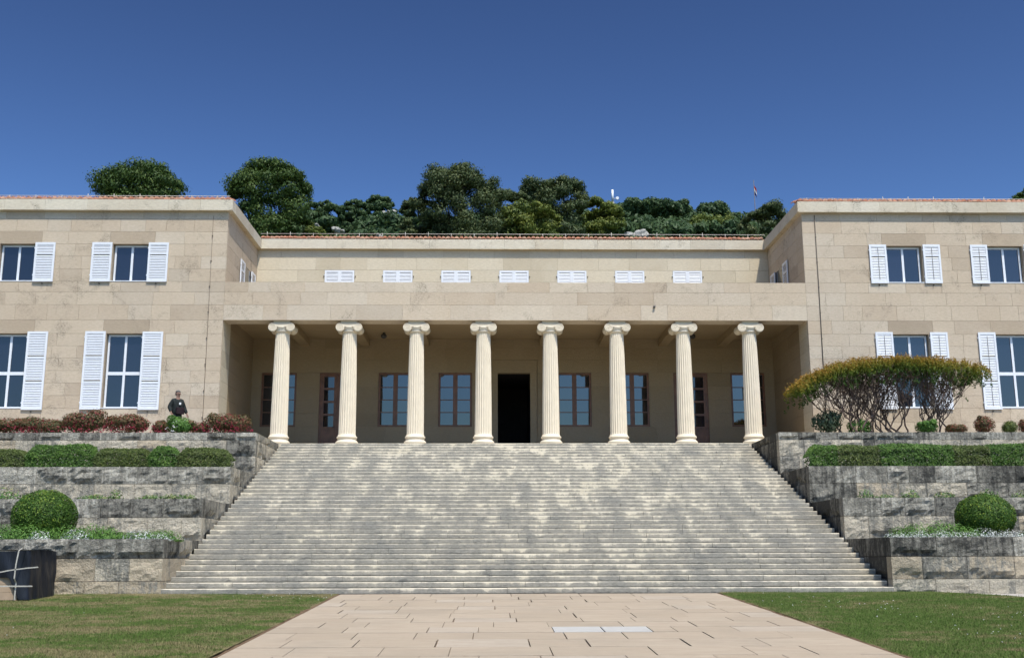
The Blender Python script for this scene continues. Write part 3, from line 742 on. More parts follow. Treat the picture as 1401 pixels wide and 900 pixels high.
# ================================================================== GROUND
SL = .035
def gz(y): return -SL * (27.5 - y) if y < 27.5 else 0.0
def sheet(name, xs, ys, zf, mat):
    V = [(x, y, zf(x, y)) for y in ys for x in xs]; nx = len(xs)
    m = MB(); m.add(V, [(j * nx + i, j * nx + i + 1, (j + 1) * nx + i + 1, (j + 1) * nx + i) for j in range(len(ys) - 1) for i in range(nx - 1)], True)
    return tag(m.build(name, mat), kind='structure')
def ground_z(x, y): return gz(max(y, -40)) - .12
sheet('ground', [-900, -60, -30, 0, 30, 60, 900], [-900, -40, -10, 10, 27.5, 60, 900], ground_z, M_['terrain'])
PX0, PX1 = -3.73, 5.55
def lawn_z(x, y): return gz(y) + .012 + .035 * mnoise.noise(Vector((x * .35, y * .35, 3))) + .02 * math.exp(-((27.4 - y) / .4) ** 2)
def lin(a, b, n): return [a + (b - a) * i / n for i in range(n + 1)]
def gedge(y):       # right edge of the right lawn, where the gravel path curves round it
    return 12.75 - 1.9 * math.exp(-((27.45 - y) / 1.1)) if y > 20 else 12.75
sheet('lawn', lin(-34, PX0 - .06, 80), lin(2, 27.47, 70), lambda x, y: lawn_z(x, y) + .006 * mnoise.noise(Vector((x * 3, y * 3, 1))), M_['lawn'])
ys = lin(2, 27.47, 70); m = MB(); nx = 40
V = [(PX1 + .06 + (gedge(y) - PX1 - .06) * i / nx, y, lawn_z(PX1 + (gedge(y) - PX1) * i / nx, y)) for y in ys for i in range(nx + 1)]
m.add(V, [(j * (nx + 1) + i, j * (nx + 1) + i + 1, (j + 1) * (nx + 1) + i + 1, (j + 1) * (nx + 1) + i) for j in range(70) for i in range(nx)], True)
tag(m.build('lawn', M_['lawn']), kind='structure')
sheet('gravel_path', [10.4, 14, 34], [2, 10, 20, 27.49], lambda x, y: gz(y) - .035, M_['gravel'])
# bare soil along the edges of the paving
for sgn, px in ((-1, PX0), (1, PX1)):
    m = MB(); V = []; ys = lin(8, 27.45, 120)
    for y in ys:
        wd = .04 + .15 * abs(mnoise.noise(Vector((px, y * 1.3, 0)))) + .05 * random.random()
        V += [(px + sgn * .005, y, gz(y) - .015), (px + sgn * wd * .6, y, gz(y) + .008 + .01 * random.random()), (px + sgn * wd * 1.15, y, gz(y) + .0)]
    for i in range(120):
        for k in range(2): p = 3 * i + k; m.add([], []); m.f.append([p, p + 1, p + 4, p + 3]); m.mi.append(0); m.sm.append(True)
    m.v = V; tag(m.build('soil_edge', M_['soil']), kind='structure')
# paved walk: bed and slabs
M_['pavejoint'] = simple('paving_joint', (0.16, 0.12, 0.09), .95, .1)
walk = sheet('paved_walk', [PX0, PX1], [0, 12, 27.49], lambda x, y: gz(y) - .035, M_['pavejoint'])
yy = 27.46; row = 0; sm_ = MB().box(-.5, .5, -.5, .5, -.5, .5).mesh('paving_slab')
while yy > 11.5:
    dp = random.choice((.78, .86, .92, 1.0, 1.02)) ; y0 = yy - dp; xs = [PX0]; white_row = abs((y0 + yy) / 2 - 19.2) < .46
    wx = [1.02, 1.86, 2.66] if white_row else []
    x = PX0 + random.uniform(-.6, 0)
    cuts = []
    while x < PX1: x += random.uniform(.75, 1.5); cuts.append(x)
    cuts = [c for c in cuts if PX0 + .35 < c < PX1 - .35 and not (wx and .7 < c < 3.0)] + wx
    xs = [PX0] + sorted(cuts) + [PX1]
    for a, b in zip(xs, xs[1:]):
        w_ = bool(wx) and a > 1.0 and b < 2.7; yc = (y0 + yy) / 2
        o = link('paving_slab', shared(sm_, M_['paverwhite' if w_ else 'paver']), None, walk)
        gx = random.choice((.006, .010, .015, .024, .034)); o.location = ((a + b) / 2, yc, gz(yc) - .02 + random.uniform(-.003, .003)); o.scale = (b - a - gx, dp - .014, .06)
        o.rotation_euler = (math.atan(SL) + random.uniform(-.002, .002), random.uniform(-.002, .002), random.uniform(-.002, .002))
    yy = y0

# grass blades
def inlawn(x, y): return (x < PX0 - .10) | ((x > PX1 + .10) & (x < 12.75 - 1.9 * np.exp(-((27.45 - y) / 1.1))))
N = 520000
y = 12.5 + (27.45 - 12.5) * rng.random(N); half = y * .50 + 1.0; x = (rng.random(N) * 2 - 1) * half + y * .01
k = inlawn(x, y) & (rng.random(N) < np.clip(1.15 - (y - 12.5) * .02, .4, 1)); x, y = x[k], y[k]
# thinner towards the paved edge, thicker against the walls
N = len(x); base = np.stack([x, y, -SL * (27.5 - y) + .0], 1)
base[:, 2] += np.array([.012 + .035 * mnoise.noise(Vector((a * .35, b * .35, 3))) for a, b in zip(x.tolist(), y.tolist())]) - .004
h = .018 + .022 * rng.random(N) + .05 * (rng.random(N) < .03) * rng.random(N) + .07 * np.exp(-((27.42 - y) / .12)) * rng.random(N)
ang = rng.random(N) * 2 * PI; ln = rng.normal(size=(N, 2)) * .014; wd = .0035 + .003 * rng.random(N)
d = np.stack([np.cos(ang) * wd, np.sin(ang) * wd, np.zeros(N)], 1); tip = base + np.stack([ln[:, 0], ln[:, 1], h], 1)
gr = facecloud('grass', np.stack([base - d, base + d, tip], 1), 3, rng.random(N), M_['blade'], kind='stuff')
tag(gr, 'short mown grass with dry patches on both lawns', 'grass')
# clover flowers in the turf
pts = []
for cx, cy, sx, sy, n in ((10.2, 18.6, 1.3, 1.6, 70), (9.0, 16.8, 1.0, .8, 50), (7.2, 24, 1.0, 1, 16), (8.6, 21.5, 2, 2, 30), (-4.6, 26.4, .7, .5, 18), (-8, 19, 2.5, 2.5, 10), (11.2, 17.6, 1, 1, 40)):
    for _ in range(n):
        a, b = random.gauss(cx, sx), random.gauss(cy, sy)
        if b < 27.3 and bool(inlawn(np.array([a]), np.array([b]))[0]): pts.append((a, b))
P = np.repeat(np.array([(a, b, gz(b) + .05) for a, b in pts]), 5, 0) + rng.normal(size=(len(pts) * 5, 3)) * .006
fl = facecloud('clover_flowers', leafquads(P, unit(rng.normal(size=P.shape) + np.array([0, -.5, 1])), .013, 1.0), 4, rng.random(len(P)), L_['white'], kind='stuff')
tag(fl, 'tiny white clover flowers scattered in the lawn', 'flowers')

# ================================================================== SHRUBS
def mound(name, label, cat, group, c, r, mat, n, leaf, lumps=7, flower=None, flat=None, boxy=False, up=.2):
    """A leafy mound: many leaf faces over several lumps, with twigs inside."""
    o = empty(name, (c[0], c[1], c[2]), label, cat, group); cx, cy, cz = c; P = []; Nn = []; Rr = []
    L = [((cx, cy, cz + r[2] * .5), (r[0] * .92, r[1] * .92, r[2] * .5))]
    for _ in range(lumps):
        a = random.uniform(0, 2 * PI); q = random.uniform(.25, .75); h = random.uniform(.35, .8)
        s = random.uniform(.25, .42); L.append(((cx + r[0] * q * math.cos(a), cy + r[1] * q * math.sin(a), cz + r[2] * h), (r[0] * s * (1.0 if r[0] < 1 else .8), r[1] * s * 1.1, r[2] * s * .8)))
    wts = np.array([l[1][0] * (l[1][1] + l[1][2]) for l in L]); wts /= wts.sum()
    for (lc, lr), w_ in zip(L, wts):
        k = max(20, int(n * w_)); p, q = shell(k, lc, lr, .45, cz); P.append(p); Nn.append(q)
        Rr.append(np.clip(random.uniform(.3, .6) + rng.normal(size=k) * .2, 0, 1))
    P = np.concatenate(P); Nn = np.concatenate(Nn); Rr = np.concatenate(Rr)
    if flat: P[:, 2] = np.minimum(P[:, 2], flat + rng.normal(size=len(P)) * .02)
    Rr += (rng.random(len(P)) < .04) * .5
    facecloud('foliage', leafquads(P, Nn, leaf * (.7 + .6 * rng.random(len(P))), 1.5, up), 4, Rr, mat, o)
    tw = MB()
    for _ in range(7):
        a = random.uniform(0, 2 * PI); tw.tube([(cx + .1 * r[0] * math.cos(a), cy + .1 * r[1] * math.sin(a), cz - .03), (cx + .6 * r[0] * math.cos(a), cy + .6 * r[1] * math.sin(a), cz + r[2] * .75)], [.015, .006], 5)
    tw.build('stem', M_['bark'], o)
    if flower:
        fm, fn, fs = flower; d = unit(rng.normal(size=(fn, 3)) + np.array([0, -.8, .3])); d[:, 1] = -abs(d[:, 1]); d[:, 2] = abs(d[:, 2])
        Pf = d * np.array([r[0], r[1], r[2]]) * (.85 + .2 * rng.random((fn, 1))) * np.array([1, 1, .95]) + np.array([cx, cy, cz])
        Pf = np.repeat(Pf, 5, 0) + rng.normal(size=(fn * 5, 3)) * fs * .5
        facecloud('flower', leafquads(Pf, unit(rng.normal(size=Pf.shape) + np.array([0, -1, .5])), fs, 1.0), 4, rng.random(len(Pf)), fm, o)['kind'] = 'stuff'
    return o
RG = 'red leaved shrubs along the upper left terrace'
zu = 5.13
for (x0, x1, zt, y, lab) in ((-18.4, -16.2, 5.78, 38.55, 'crimson and green shrub at the left edge, cut by the picture frame'),
                             (-17.0, -15.2, 5.80, 38.75, 'crimson and green shrub below the far left shutter of the ground floor'),
                             (-15.5, -13.6, 6.02, 38.65, 'tallest dark red shrub below the left hand shutter pair'),
                             (-13.95, -12.2, 5.92, 38.6, 'dark red shrub under the right half of the tall white window'),
                             (-12.15, -11.4, 5.70, 38.7, 'small dark red shrub just left of the white flowering bush'),
                             (-10.9, -10.0, 5.62, 38.7, 'low reddish shrub just right of the white flowering bush'),
                             (-10.45, -8.45, 5.92, 38.55, 'crimson flowered shrub at the stair end of the upper left terrace')):
    mound('red_shrub', lab, 'shrub', RG, ((x0 + x1) / 2, y, zu), ((x1 - x0) / 2, .55, zt - zu), L_['red'], 4200 if x1 - x0 > 1.2 else 2200, .055, 9, (L_['redflower'], 130 if x1 - x0 > 1.2 else 60, .032), up=.5)
mound('flowering_bush', 'bright green bush with white flowers in front of the standing person', 'bush', None, (-11.05, 38.4, zu), (.55, .45, .66), L_['cover'], 3000, .05, 6, (L_['white'], 16, .05), up=.4)
for (x0, x1, zt, mt, lab) in ((16.3, 17.2, 5.56, 'red', 'low reddish shrub nearest the spreading bronze shrub'), (17.35, 18.2, 5.84, 'red', 'round dark purple green shrub under the far right window shutter'),
                              (18.4, 18.98, 5.66, 'hedged', 'small round dark shrub second from the right edge'), (18.95, 19.9, 5.76, 'red', 'round dark shrub cut by the right edge')):
    mound('round_shrub', lab, 'shrub', 'small round shrubs on the upper right terrace', ((x0 + x1) / 2, 38.65, zu), ((x1 - x0) / 2, .4, zt - zu), L_[mt], 2600, .045, 6, up=.4)
mound('green_bush', 'small bright green bush at the foot of the bronze leaved shrub', 'bush', None, (15.6, 38.5, zu), (.45, .4, .5), L_['cover'], 1800, .06, 6, up=.5)
mound('oleander', 'grey green leafy shrub against the pier right of the porch', 'shrub', None, (12.15, 38.9, zu), (.55, .4, .95), L_['oleander'], 1500, .07, 8, up=1.2)
mound('oleander', 'low green plant among the stems of the bronze leaved shrub', 'shrub', None, (13.3, 38.9, zu), (.5, .35, .6), L_['cover'], 700, .06, 6, up=1.0)
# clipped hedges on the third terrace: a boxy run of leaf clumps
def hedge(label, x0, x1, y0, y1, z0, zt, segs, group):
    o = empty('clipped_hedge', ((x0 + x1) / 2, (y0 + y1) / 2, z0), label, 'hedge', group)
    for (a, b, top, mt) in segs:
        n = int(5200 * (b - a)); P = rng.random((n, 3)); P[:, 0] = a + (b - a) * P[:, 0]; P[:, 1] = y0 + (y1 - y0) * P[:, 1]; P[:, 2] = z0 + (top - z0) * P[:, 2]
        f = rng.random(n); s_ = f < .5; P[s_, 1] = y0 + rng.normal(size=s_.sum()) * .025; u = (f >= .5) & (f < .85); P[u, 2] = top + rng.normal(size=u.sum()) * .022
        # round the shoulders and let the outline wander
        ed = np.minimum(np.minimum((P[:, 0] - x0), (x1 - P[:, 0])) / .25, 1); P[:, 2] = z0 + (P[:, 2] - z0) * np.clip(.55 + .45 * ed, 0, 1)
        wav = np.array([mnoise.noise(Vector((q * 1.6, top, 0))) for q in P[:, 0].tolist()]); P[:, 2] += .05 * wav * (P[:, 2] - z0) / (top - z0)
        sh = np.clip((P[:, 2] - top + .12) / .12, 0, 1); P[:, 1] = np.where(P[:, 1] < y0 + .1, P[:, 1] + sh * .10, P[:, 1])
        lum = np.array([mnoise.noise(Vector((q * 3.0, r_ * 4.5, 5))) for q, r_ in zip(P[:, 0].tolist(), P[:, 2].tolist())]); P[:, 1] -= .05 * lum
        Nn = unit(np.stack([rng.normal(size=n) * .6, -np.ones(n) + rng.normal(size=n) * .4, .5 + rng.normal(size=n) * .5], 1))
        facecloud('foliage', leafquads(P, Nn, .042 * (.6 + .8 * rng.random(n)), 1.5, .4), 4, .45 + .3 * lum + rng.normal(size=n) * .2, L_[mt], o)
    tw = MB(); x = x0 + .3
    while x < x1: tw.tube([(x, (y0 + y1) / 2, z0 - .02), (x + .05, (y0 + y1) / 2, z0 + .4)], [.02, .01], 5); x += .6
    tw.build('stem', M_['bark'], o)
HG = 'clipped hedge plants on the left terrace'
for lab, x0, x1, zt, mt in (('brownish clipped hedge plant at the left edge', -17.2, -14.9, 4.27, 'hedged'), ('taller green clipped hedge plant, second from the left edge', -14.95, -12.75, 4.42, 'hedge'),
                            ('long brownish green clipped hedge plant between two taller green ones', -12.8, -11.0, 4.30, 'hedged'), ('short taller green clipped hedge plant, fourth from the left edge', -11.05, -10.1, 4.37, 'hedge'),
                            ('rounded end plant of the left hedge row nearest the stairs', -10.15, -8.42, 4.30, 'hedged')):
    hedge(lab, x0, x1, 35.0, 35.75, 3.66, zt, [(x0, x1, zt, mt)], HG)
hedge('long dark green clipped hedge on the right terrace', 10.28, 20.5, 35.0, 35.8, 3.66, 4.42, [(10.28, 11.2, 4.40, 'hedge'), (11.2, 12.6, 4.36, 'hedged'), (12.6, 15.0, 4.40, 'hedge'), (15.0, 16.2, 4.38, 'hedged'), (16.2, 20.5, 4.43, 'hedge')], None)
# clipped balls
for lab, c, r in (('large clipped green ball bush on the left terrace', (-11.87, 29.3, 1.33), (.84, .80, 1.33)), ('clipped green ball bush on the right terrace', (13.25, 29.3, 1.33), (.78, .76, 1.18))):
    o = empty('ball_bush', c, lab, 'bush'); n = 17000; cc = (c[0], c[1], c[2] + r[2] * .48); rr = (r[0], r[1], r[2] * .53)
    P, Nn = shell(n, cc, rr, .12, c[2]); lum = np.array([mnoise.noise(Vector(q) * 4.0) for q in P.tolist()]); P += (P - np.array(cc)) * .05 * lum[:, None]
    facecloud('foliage', leafquads(P, Nn, .034 * (.7 + .6 * rng.random(n)), 1.5), 4, .42 + .25 * lum + rng.normal(size=n) * .16 + (rng.random(n) < .035) * .6, L_['box'], o)
    MB().ellipsoid(cc, tuple(q * .84 for q in rr), 20, 12, .03).build('inner_foliage', L_['box'], o)
    MB().tube([(c[0], c[1], c[2] - .03), (c[0], c[1], c[2] + .2)], .05, 6).build('stem', M_['bark'], o)
# ground cover on the lowest terraces, weeds on the next
def cover(name, label, cat, patches, mat, leaf, dens):
    Ps = []; Ns = []; Rs = []
    for cx, cy, cz, rx, ry, rz in patches:
        n = int(dens * rx * ry); p, q = shell(n, (cx, cy, cz), (rx, ry, rz), .6, cz); Ps.append(p); Ns.append(q)
        Rs.append(np.clip(.5 + rng.normal(size=n) * .25, 0, 1))
    P = np.concatenate(Ps); lum = np.array([mnoise.noise(Vector(q) * 3.5) for q in P.tolist()]); P[:, 2] += .04 * lum
    o = facecloud(name, leafquads(P, np.concatenate(Ns), leaf * (.6 + .8 * rng.random(len(P))), 1.4, .6), 4, np.concatenate(Rs) + .3 * lum, mat, kind='stuff')
    tag(o, label, cat)
zz = 1.32
LC = [(-16 + i * .33 + random.uniform(-.15, .15), 28.35 + random.uniform(-.15, .35), zz, random.uniform(.4, .6), .5, random.uniform(.30, .46) * (1 if i < 20 else .7)) for i in range(24)]
cover('ground_cover', 'low bright green plants carpeting the lowest left terrace', 'ground cover', LC, L_['cover'], .034, 9000)
cover('alyssum', 'white flowering patches along the lowest left terrace wall', 'flowers', [(-11.4, 28.0, zz, .33, .25, .27), (-10.5, 28.0, zz, .43, .25, .30), (-12.6, 28.0, zz, .3, .25, .22), (-8.95, 28.0, zz, .46, .26, .32), (-8.4, 28.0, zz, .38, .22, .24)], L_['alyssum'], .026, 5500)
RC = [(10.9 + i * .4 + random.uniform(-.1, .1), 28.8, zz, .5, .5, (.38, .46, .50, .46, .38)[i]) for i in range(5)] + [(14.4, 28.7, zz, .6, .5, .38), (15.4, 28.7, zz, .8, .5, .34)]
cover('ground_cover', 'bright green plants behind the white flowers on the lowest right terrace', 'ground cover', RC, L_['cover'], .034, 9000)
cover('alyssum', 'white flowering carpet along the lowest right terrace wall', 'flowers', [(10.5 + i * .55, 28.2, zz, .46, .3, (.20, .22, .24, .20, .30, .26, .24, .30, .26, .30)[i]) for i in range(10)], L_['alyssum'], .026, 5500)
cover('weeds', 'sparse weeds and dry grass on the second left terrace', 'weeds', [(-14.2, 31.9, 2.5, .7, .3, .42), (-12.6, 31.9, 2.5, .35, .25, .25), (-11.5, 31.9, 2.5, .6, .25, .22), (-10.9, 31.85, 2.5, .25, .2, .35), (-9.9, 31.9, 2.5, .5, .22, .2), (-9.2, 31.85, 2.5, .5, .2, .22), (-8.8, 31.9, 2.5, .3, .2, .2)], L_['weeds'], .05, 5000)
cover('weeds', 'sparse green weeds on the second right terrace', 'weeds', [(10.95, 31.9, 2.5, .28, .22, .34), (11.5, 31.9, 2.5, .4, .2, .18), (12.3, 31.9, 2.5, .38, .25, .32), (13.3, 31.9, 2.5, .38, .2, .24), (14.6, 31.9, 2.5, .36, .25, .32), (15.6, 31.9, 2.5, .4, .22, .26), (16.6, 31.9, 2.5, .5, .22, .28)], L_['weeds'], .05, 5000)

# the spreading multi-stemmed shrub with bronze young leaves
TOP = [(10.7, 6.75), (11.3, 7.2), (12.2, 7.62), (13.2, 7.85), (14.7, 7.95), (16.8, 7.86), (17.6, 7.62), (18.15, 7.2)]
def ztop(x): return float(np.interp(x, [p[0] for p in TOP], [p[1] for p in TOP]))
def spread_shrub(label, bases, x0, x1, nmain, nleaf, yc=38.95):
    o = empty('multi_stem_shrub', (sum(bases) / len(bases), yc, zu), label, 'shrub', 'spreading bronze leaved shrubs'); st = MB(); tips = []
    def wig(p, q, n, a):
        p, q = Vector(p), Vector(q); out = [p]
        for i in range(1, n):
            t = i / n; bend = Vector((0, 0, .18 * (q - p).length * math.sin(PI * t) * -.35)); out.append(p.lerp(q, t) + bend + Vector((random.gauss(0, a), random.gauss(0, a), random.gauss(0, a * .5))))
        return out + [q]
    for i in range(nmain):
        xb = bases[i % len(bases)] + random.uniform(-.12, .12); t = (i + .5) / nmain; xt = x0 + (x1 - x0) * (.06 + .88 * t) + random.uniform(-.2, .2)
        yt = yc + random.uniform(-1.0, .9); tip = (xt, yt, ztop(xt) - .42); base_ = (xb, yc + random.uniform(-.3, .3), zu)
        kn = (xb + (xt - xb) * .22, (base_[1] + yt) / 2, zu + .55)
        ptsm = wig(base_, kn, 3, .04)[:-1] + wig(kn, tip, 7, .07); r0 = random.uniform(.026, .042)
        st.tube(ptsm, [r0 * (1 - .62 * j / (len(ptsm) - 1)) for j in range(len(ptsm))], 6); tips.append(tip)
        for j in range(3, len(ptsm) - 1):
            for _ in range(2):
                b0 = ptsm[j]; xq = min(max(b0.x + random.uniform(-.9, .9), x0 + .1), x1 - .1); e = Vector((xq, b0.y + random.uniform(-.6, .6), ztop(xq) - random.uniform(.3, .55)))
                if e.z < b0.z + .15: continue
                pb = wig(b0, e, 5, .05); st.tube(pb, [.013, .012, .010, .009, .007, .005], 5); tips.append(tuple(e))
                for _ in range(2):
                    c0 = pb[random.choice((2, 3))]; e2 = c0 + Vector((random.uniform(-.45, .45), random.uniform(-.3, .3), random.uniform(.2, .6))); e2.z = min(e2.z, ztop(e2.x) - .15)
                    st.tube(wig(c0, e2, 3, .03), [.006, .005, .004, .003], 4); tips.append(tuple(e2))
    st.build('stem', M_['stem'], o)
    # leafy sprays
    ns = nleaf // 22; X = x0 + (x1 - x0) * rng.random(ns); Yv = yc - .05 + (rng.random(ns) * 2 - 1) * 1.15; P = []; R = []
    for a, b in zip(X.tolist(), Yv.tolist()):
        ed = min(1, (a - x0) / .5 + .25, (x1 - a) / .5 + .25); th = .44 * (.55 + .45 * ed); zt_ = ztop(a) - .05 - .14 * (b - yc) ** 2 + .14 * mnoise.noise(Vector((a * 2.2, b * 2.2, 0)))
        if random.random() < .14: z_ = zt_ - th - random.random() * .45
        else: z_ = zt_ - th * random.random() ** 1.1
        dirx, diry = random.gauss(0, .25), random.gauss(0, .25)
        for k in range(22):
            s = k / 22 * random.uniform(.12, .30); P.append((a + dirx * s + random.gauss(0, .025), b + diry * s + random.gauss(0, .025), z_ + s * .8 + random.gauss(0, .012)))
            R.append(1 - (zt_ + .18 - P[-1][2]) / .62 + random.gauss(0, .13))
    P = np.array(P); facecloud('foliage', leafquads(P, unit(rng.normal(size=P.shape) + np.array([0, -.4, .7])), .040 * (.6 + .7 * rng.random(len(P))), 1.7), 4, np.array(R), L_['myrtle'], o)
spread_shrub('broad bronze and green shrub with many twisting stems beside the porch pier', [12.75, 13.1, 13.5, 13.9, 14.2, 14.6, 14.85], 10.95, 16.0, 20, 52000)
spread_shrub('smaller bronze leaved shrub with few pale stems under the right window', [15.6, 15.9, 16.15, 16.3], 15.5, 17.85, 8, 20000)

# ================================================================== TREES, HILL
def hz(x, y):
    ys_ = [50, 58, 75, 100, 120, 140, 160, 230]; zs_ = [3.0, 6.0, 17, 30.5, 37.0, 42.0, 43, 30]
    z = float(np.interp(y, ys_, zs_)); f = 1 - .16 * min(1, max(0, (abs(x - 2) - 18) / 50)) - (.10 * min(1, max(0, (x - 30) / 25)))
    return 3 + (z - 3) * f + 1.3 * mnoise.noise(Vector((x * .06, y * .06, 2))) + .4 * mnoise.noise(Vector((x * .25, y * .25, 2)))
sheet('hill', lin(-190, 190, 95), [50 + i * 2.5 for i in range(60)], hz, M_['hill'])
def tree(label, top, zb, y, mat, n=9000, leaf=.22, clumps=22, group=None, name='pine_tree', holes=(), base=None):
    """top: (x, z) points along the upper outline of the crown, from its left edge to its right edge."""
    xs_ = [p[0] for p in top]; zs_ = [p[1] for p in top]; x0, x1 = xs_[0], xs_[-1]; zt = max(zs_)
    cx = (x0 + x1) / 2; w = (x1 - x0) / 2; h = zt - zb; g0 = hz(cx, y) if base is None else base
    o = empty(name, (cx, y, g0), label, 'tree', group); P = []; Nn = []; Rr = []; cl = []
    tz = lambda q: float(np.interp(q, xs_, zs_))
    def dep(q): return w * .8 * math.sqrt(max(.05, 1 - ((q - cx) / w) ** 2))
    for i in range(clumps * 2):                            # along the outline
        sz = random.uniform(.09, .19) * w; q = x0 + (i + random.random()) / (clumps * 2) * 2 * w; q = min(max(q, x0 + sz * .9), x1 - sz * .9)
        cl.append(((q, y + random.uniform(-.7, .7) * dep(q), tz(q) - sz * .75 - abs(random.gauss(0, .06)) * w), (sz * 1.05, sz * 1.05, sz * random.uniform(.7, .9))))
    for i in range(clumps * 3):                            # through the body
        sz = random.uniform(.16, .30) * w
        for _ in range(30):
            q = random.uniform(x0 + sz, x1 - sz); ztp = tz(q) - sz * .8; lo = zb + max(0, abs(q - cx) / w - .55) * h * .8
            if ztp <= lo: continue
            zz_ = random.uniform(lo, ztp)
            if not any(abs(q - hx) < hr and abs(zz_ - hz_) < hr * 1.6 for hx, hz_, hr in holes): break
        cl.append(((q, y + (random.uniform(-1, 1) if i % 2 else -random.uniform(.35, .9)) * dep(q), zz_), (sz * 1.15, sz * 1.15, sz * random.uniform(.6, .9))))
    wt = np.array([c[1][0] * c[1][2] for c in cl]); wt /= wt.sum()
    for (c, r), q in zip(cl, wt):
        k = max(12, int(n * 3.6 * q)); p, nn = shell(k, c, r, .75); p += rng.normal(size=p.shape) * np.array(r) * .14; P.append(p); Nn.append(nn); b0 = random.uniform(.2, .65); Rr.append(b0 + rng.normal(size=k) * .17 + .12 * (p[:, 2] - c[2]) / r[2])
    P = np.concatenate(P); Nn = np.concatenate(Nn); Rr = np.concatenate(Rr)
    facecloud('crown', leafquads(P, Nn, leaf * .62 * (.45 + .9 * rng.random(len(P))), 1.7, .5), 4, Rr, mat, o)
    t = MB(); tp = [(cx + w * .1, y, g0 - .3), (cx, y, g0 + (zb - g0) * .6), (cx + w * .05, y, zb + h * .2), (cx, y, zb + h * .7)]
    t.tube(tp, [w * .08, w * .06, w * .035, w * .012], 8)
    t.build('trunk', M_['bark'], o)
    lb = MB()
    for c, r in cl[clumps * 2 + 1::9]: lb.tube([(cx, y, zb + h * .1), ((cx + c[0]) / 2, (y + c[1]) / 2, (zb + h * .1 + c[2]) / 2), c], [w * .03, w * .02, w * .008], 5)
    lb.build('limb', M_['bark'], o)
    return o
PG = 'pines and broad trees rising behind the roof'
tree('dark pine with a wide low crown behind the left wing roof', [(-30.73, 28.23), (-30.42, 29.35), (-29.61, 29.77), (-28.8, 30.13), (-27.99, 30.62), (-27.41, 30.5), (-26.58, 30.68), (-25.45, 30.63), (-24.55, 29.79), (-24.07, 29.2), (-23.79, 28.37)], 26, 80, L_['pine'], 11000, .20, 26, PG)
tree('tall dense dark pine between the left wing and the middle roof', [(-18.35, 24.6), (-17.92, 26.39), (-17.29, 27.19), (-16.81, 27.68), (-16.05, 27.85), (-15.03, 27.8), (-14.26, 27.58), (-13.48, 27.15), (-12.94, 26.3), (-12.5, 24.9)], 19.5, 72, L_['pine'], 16000, .19, 34, PG, holes=((-14.7, 23.7, .42),))
tree('ragged grey green tree with spiky tops left of the roof middle', [(-5.48, 26.9), (-5.17, 27.46), (-4.85, 28.19), (-4.54, 28.76), (-4.16, 29.15), (-3.73, 28.94), (-3.35, 28.5), (-2.9, 28.55), (-2.64, 28.76), (-2.32, 29.25), (-1.84, 28.89), (-1.19, 28.66), (-0.91, 27.75), (-0.59, 27.36), (-0.37, 27.85), (0.06, 28.2), (0.38, 27.36), (0.76, 27.08), (0.97, 25.6)], 19.5, 76, L_['cypress'], 20000, .18, 44, PG, 'evergreen_tree', holes=((-4.6, 27.35, .2),))
tree('low brownish green tree at the left foot of the ragged tree', [(-6.94, 25.6), (-6.63, 26.49), (-6.2, 26.77), (-5.66, 26.95), (-5.11, 27.06), (-4.3, 26.78), (-3.8, 26.0)], 20.5, 77, L_['cypress'], 6000, .19, 16, PG, 'evergreen_tree')
tree('dark green tree just right of the ragged tree', [(-0.3, 27.9), (0.82, 29.15), (1.4, 29.27), (1.98, 29.09), (2.9, 28.66), (3.4, 27.6)], 22.5, 82, L_['cypress'], 8000, .20, 18, PG, 'evergreen_tree')
tree('tallest tree right of the roof middle with pointed tops', [(2.1, 29.6), (2.72, 31.05), (3.09, 31.25), (3.69, 30.75), (4.2, 30.9), (4.6, 31.1), (5.2, 30.95), (5.6, 31.3), (6.0, 31.1), (6.6, 31.4), (7.32, 30.96), (7.9, 29.2)], 24.0, 85, L_['cypress'], 14000, .20, 32, PG, 'evergreen_tree')
tree('yellow green broad tree low in front of the pointed tops', [(0.35, 27.0), (1.22, 27.87), (2.38, 28.06), (3.54, 27.88), (4.6, 27.3), (5.4, 26.4)], 22.5, 81, L_['bright'], 7000, .2, 16, PG, 'broadleaf_tree')
tree('round green tree to the left of the metal mast', [(7.2, 29.6), (8.06, 30.84), (8.8, 30.75), (9.62, 30.6), (10.6, 29.94), (11.3, 28.6)], 25.0, 88, L_['bright'], 7000, .22, 18, PG, 'broadleaf_tree')
tree('small rounded pine just right of the tall dense pine', [(-19.6, 34.2), (-18.78, 35.52), (-18.2, 35.83), (-17.32, 35.99), (-16.21, 35.91), (-15.61, 35.45), (-15.0, 34.2)], 30.5, 105, L_['far'], 7000, .26, 18, PG)
tree('dark pine on the skyline, left one of a close pair', [(-16.4, 36.2), (-15.66, 37.42), (-14.9, 37.75), (-14.13, 37.83), (-13.34, 37.27), (-12.9, 36.4)], 31.5, 110, L_['far'], 6000, .27, 16, PG)
tree('dark pine on the skyline, right one of a close pair', [(-13.93, 37.3), (-13.24, 38.17), (-12.46, 38.59), (-11.53, 38.67), (-10.89, 38.18), (-10.2, 36.9)], 32.0, 111, L_['far'], 6000, .27, 16, PG)
tree('pine above the white rock left of the ragged tree', [(-9.6, 37.9), (-8.9, 38.5), (-8.2, 38.69), (-7.49, 38.5), (-6.8, 37.8)], 33.0, 113, L_['far'], 5500, .27, 14, PG)
tree('olive green round tree in front of the dark hilltop wood', [(20.2, 34.6), (21.1, 35.92), (22.13, 36.2), (23.45, 36.1), (24.78, 36.17), (25.71, 35.93), (26.5, 34.9)], 31.0, 110, L_['bright'], 6500, .26, 18, PG, 'broadleaf_tree')
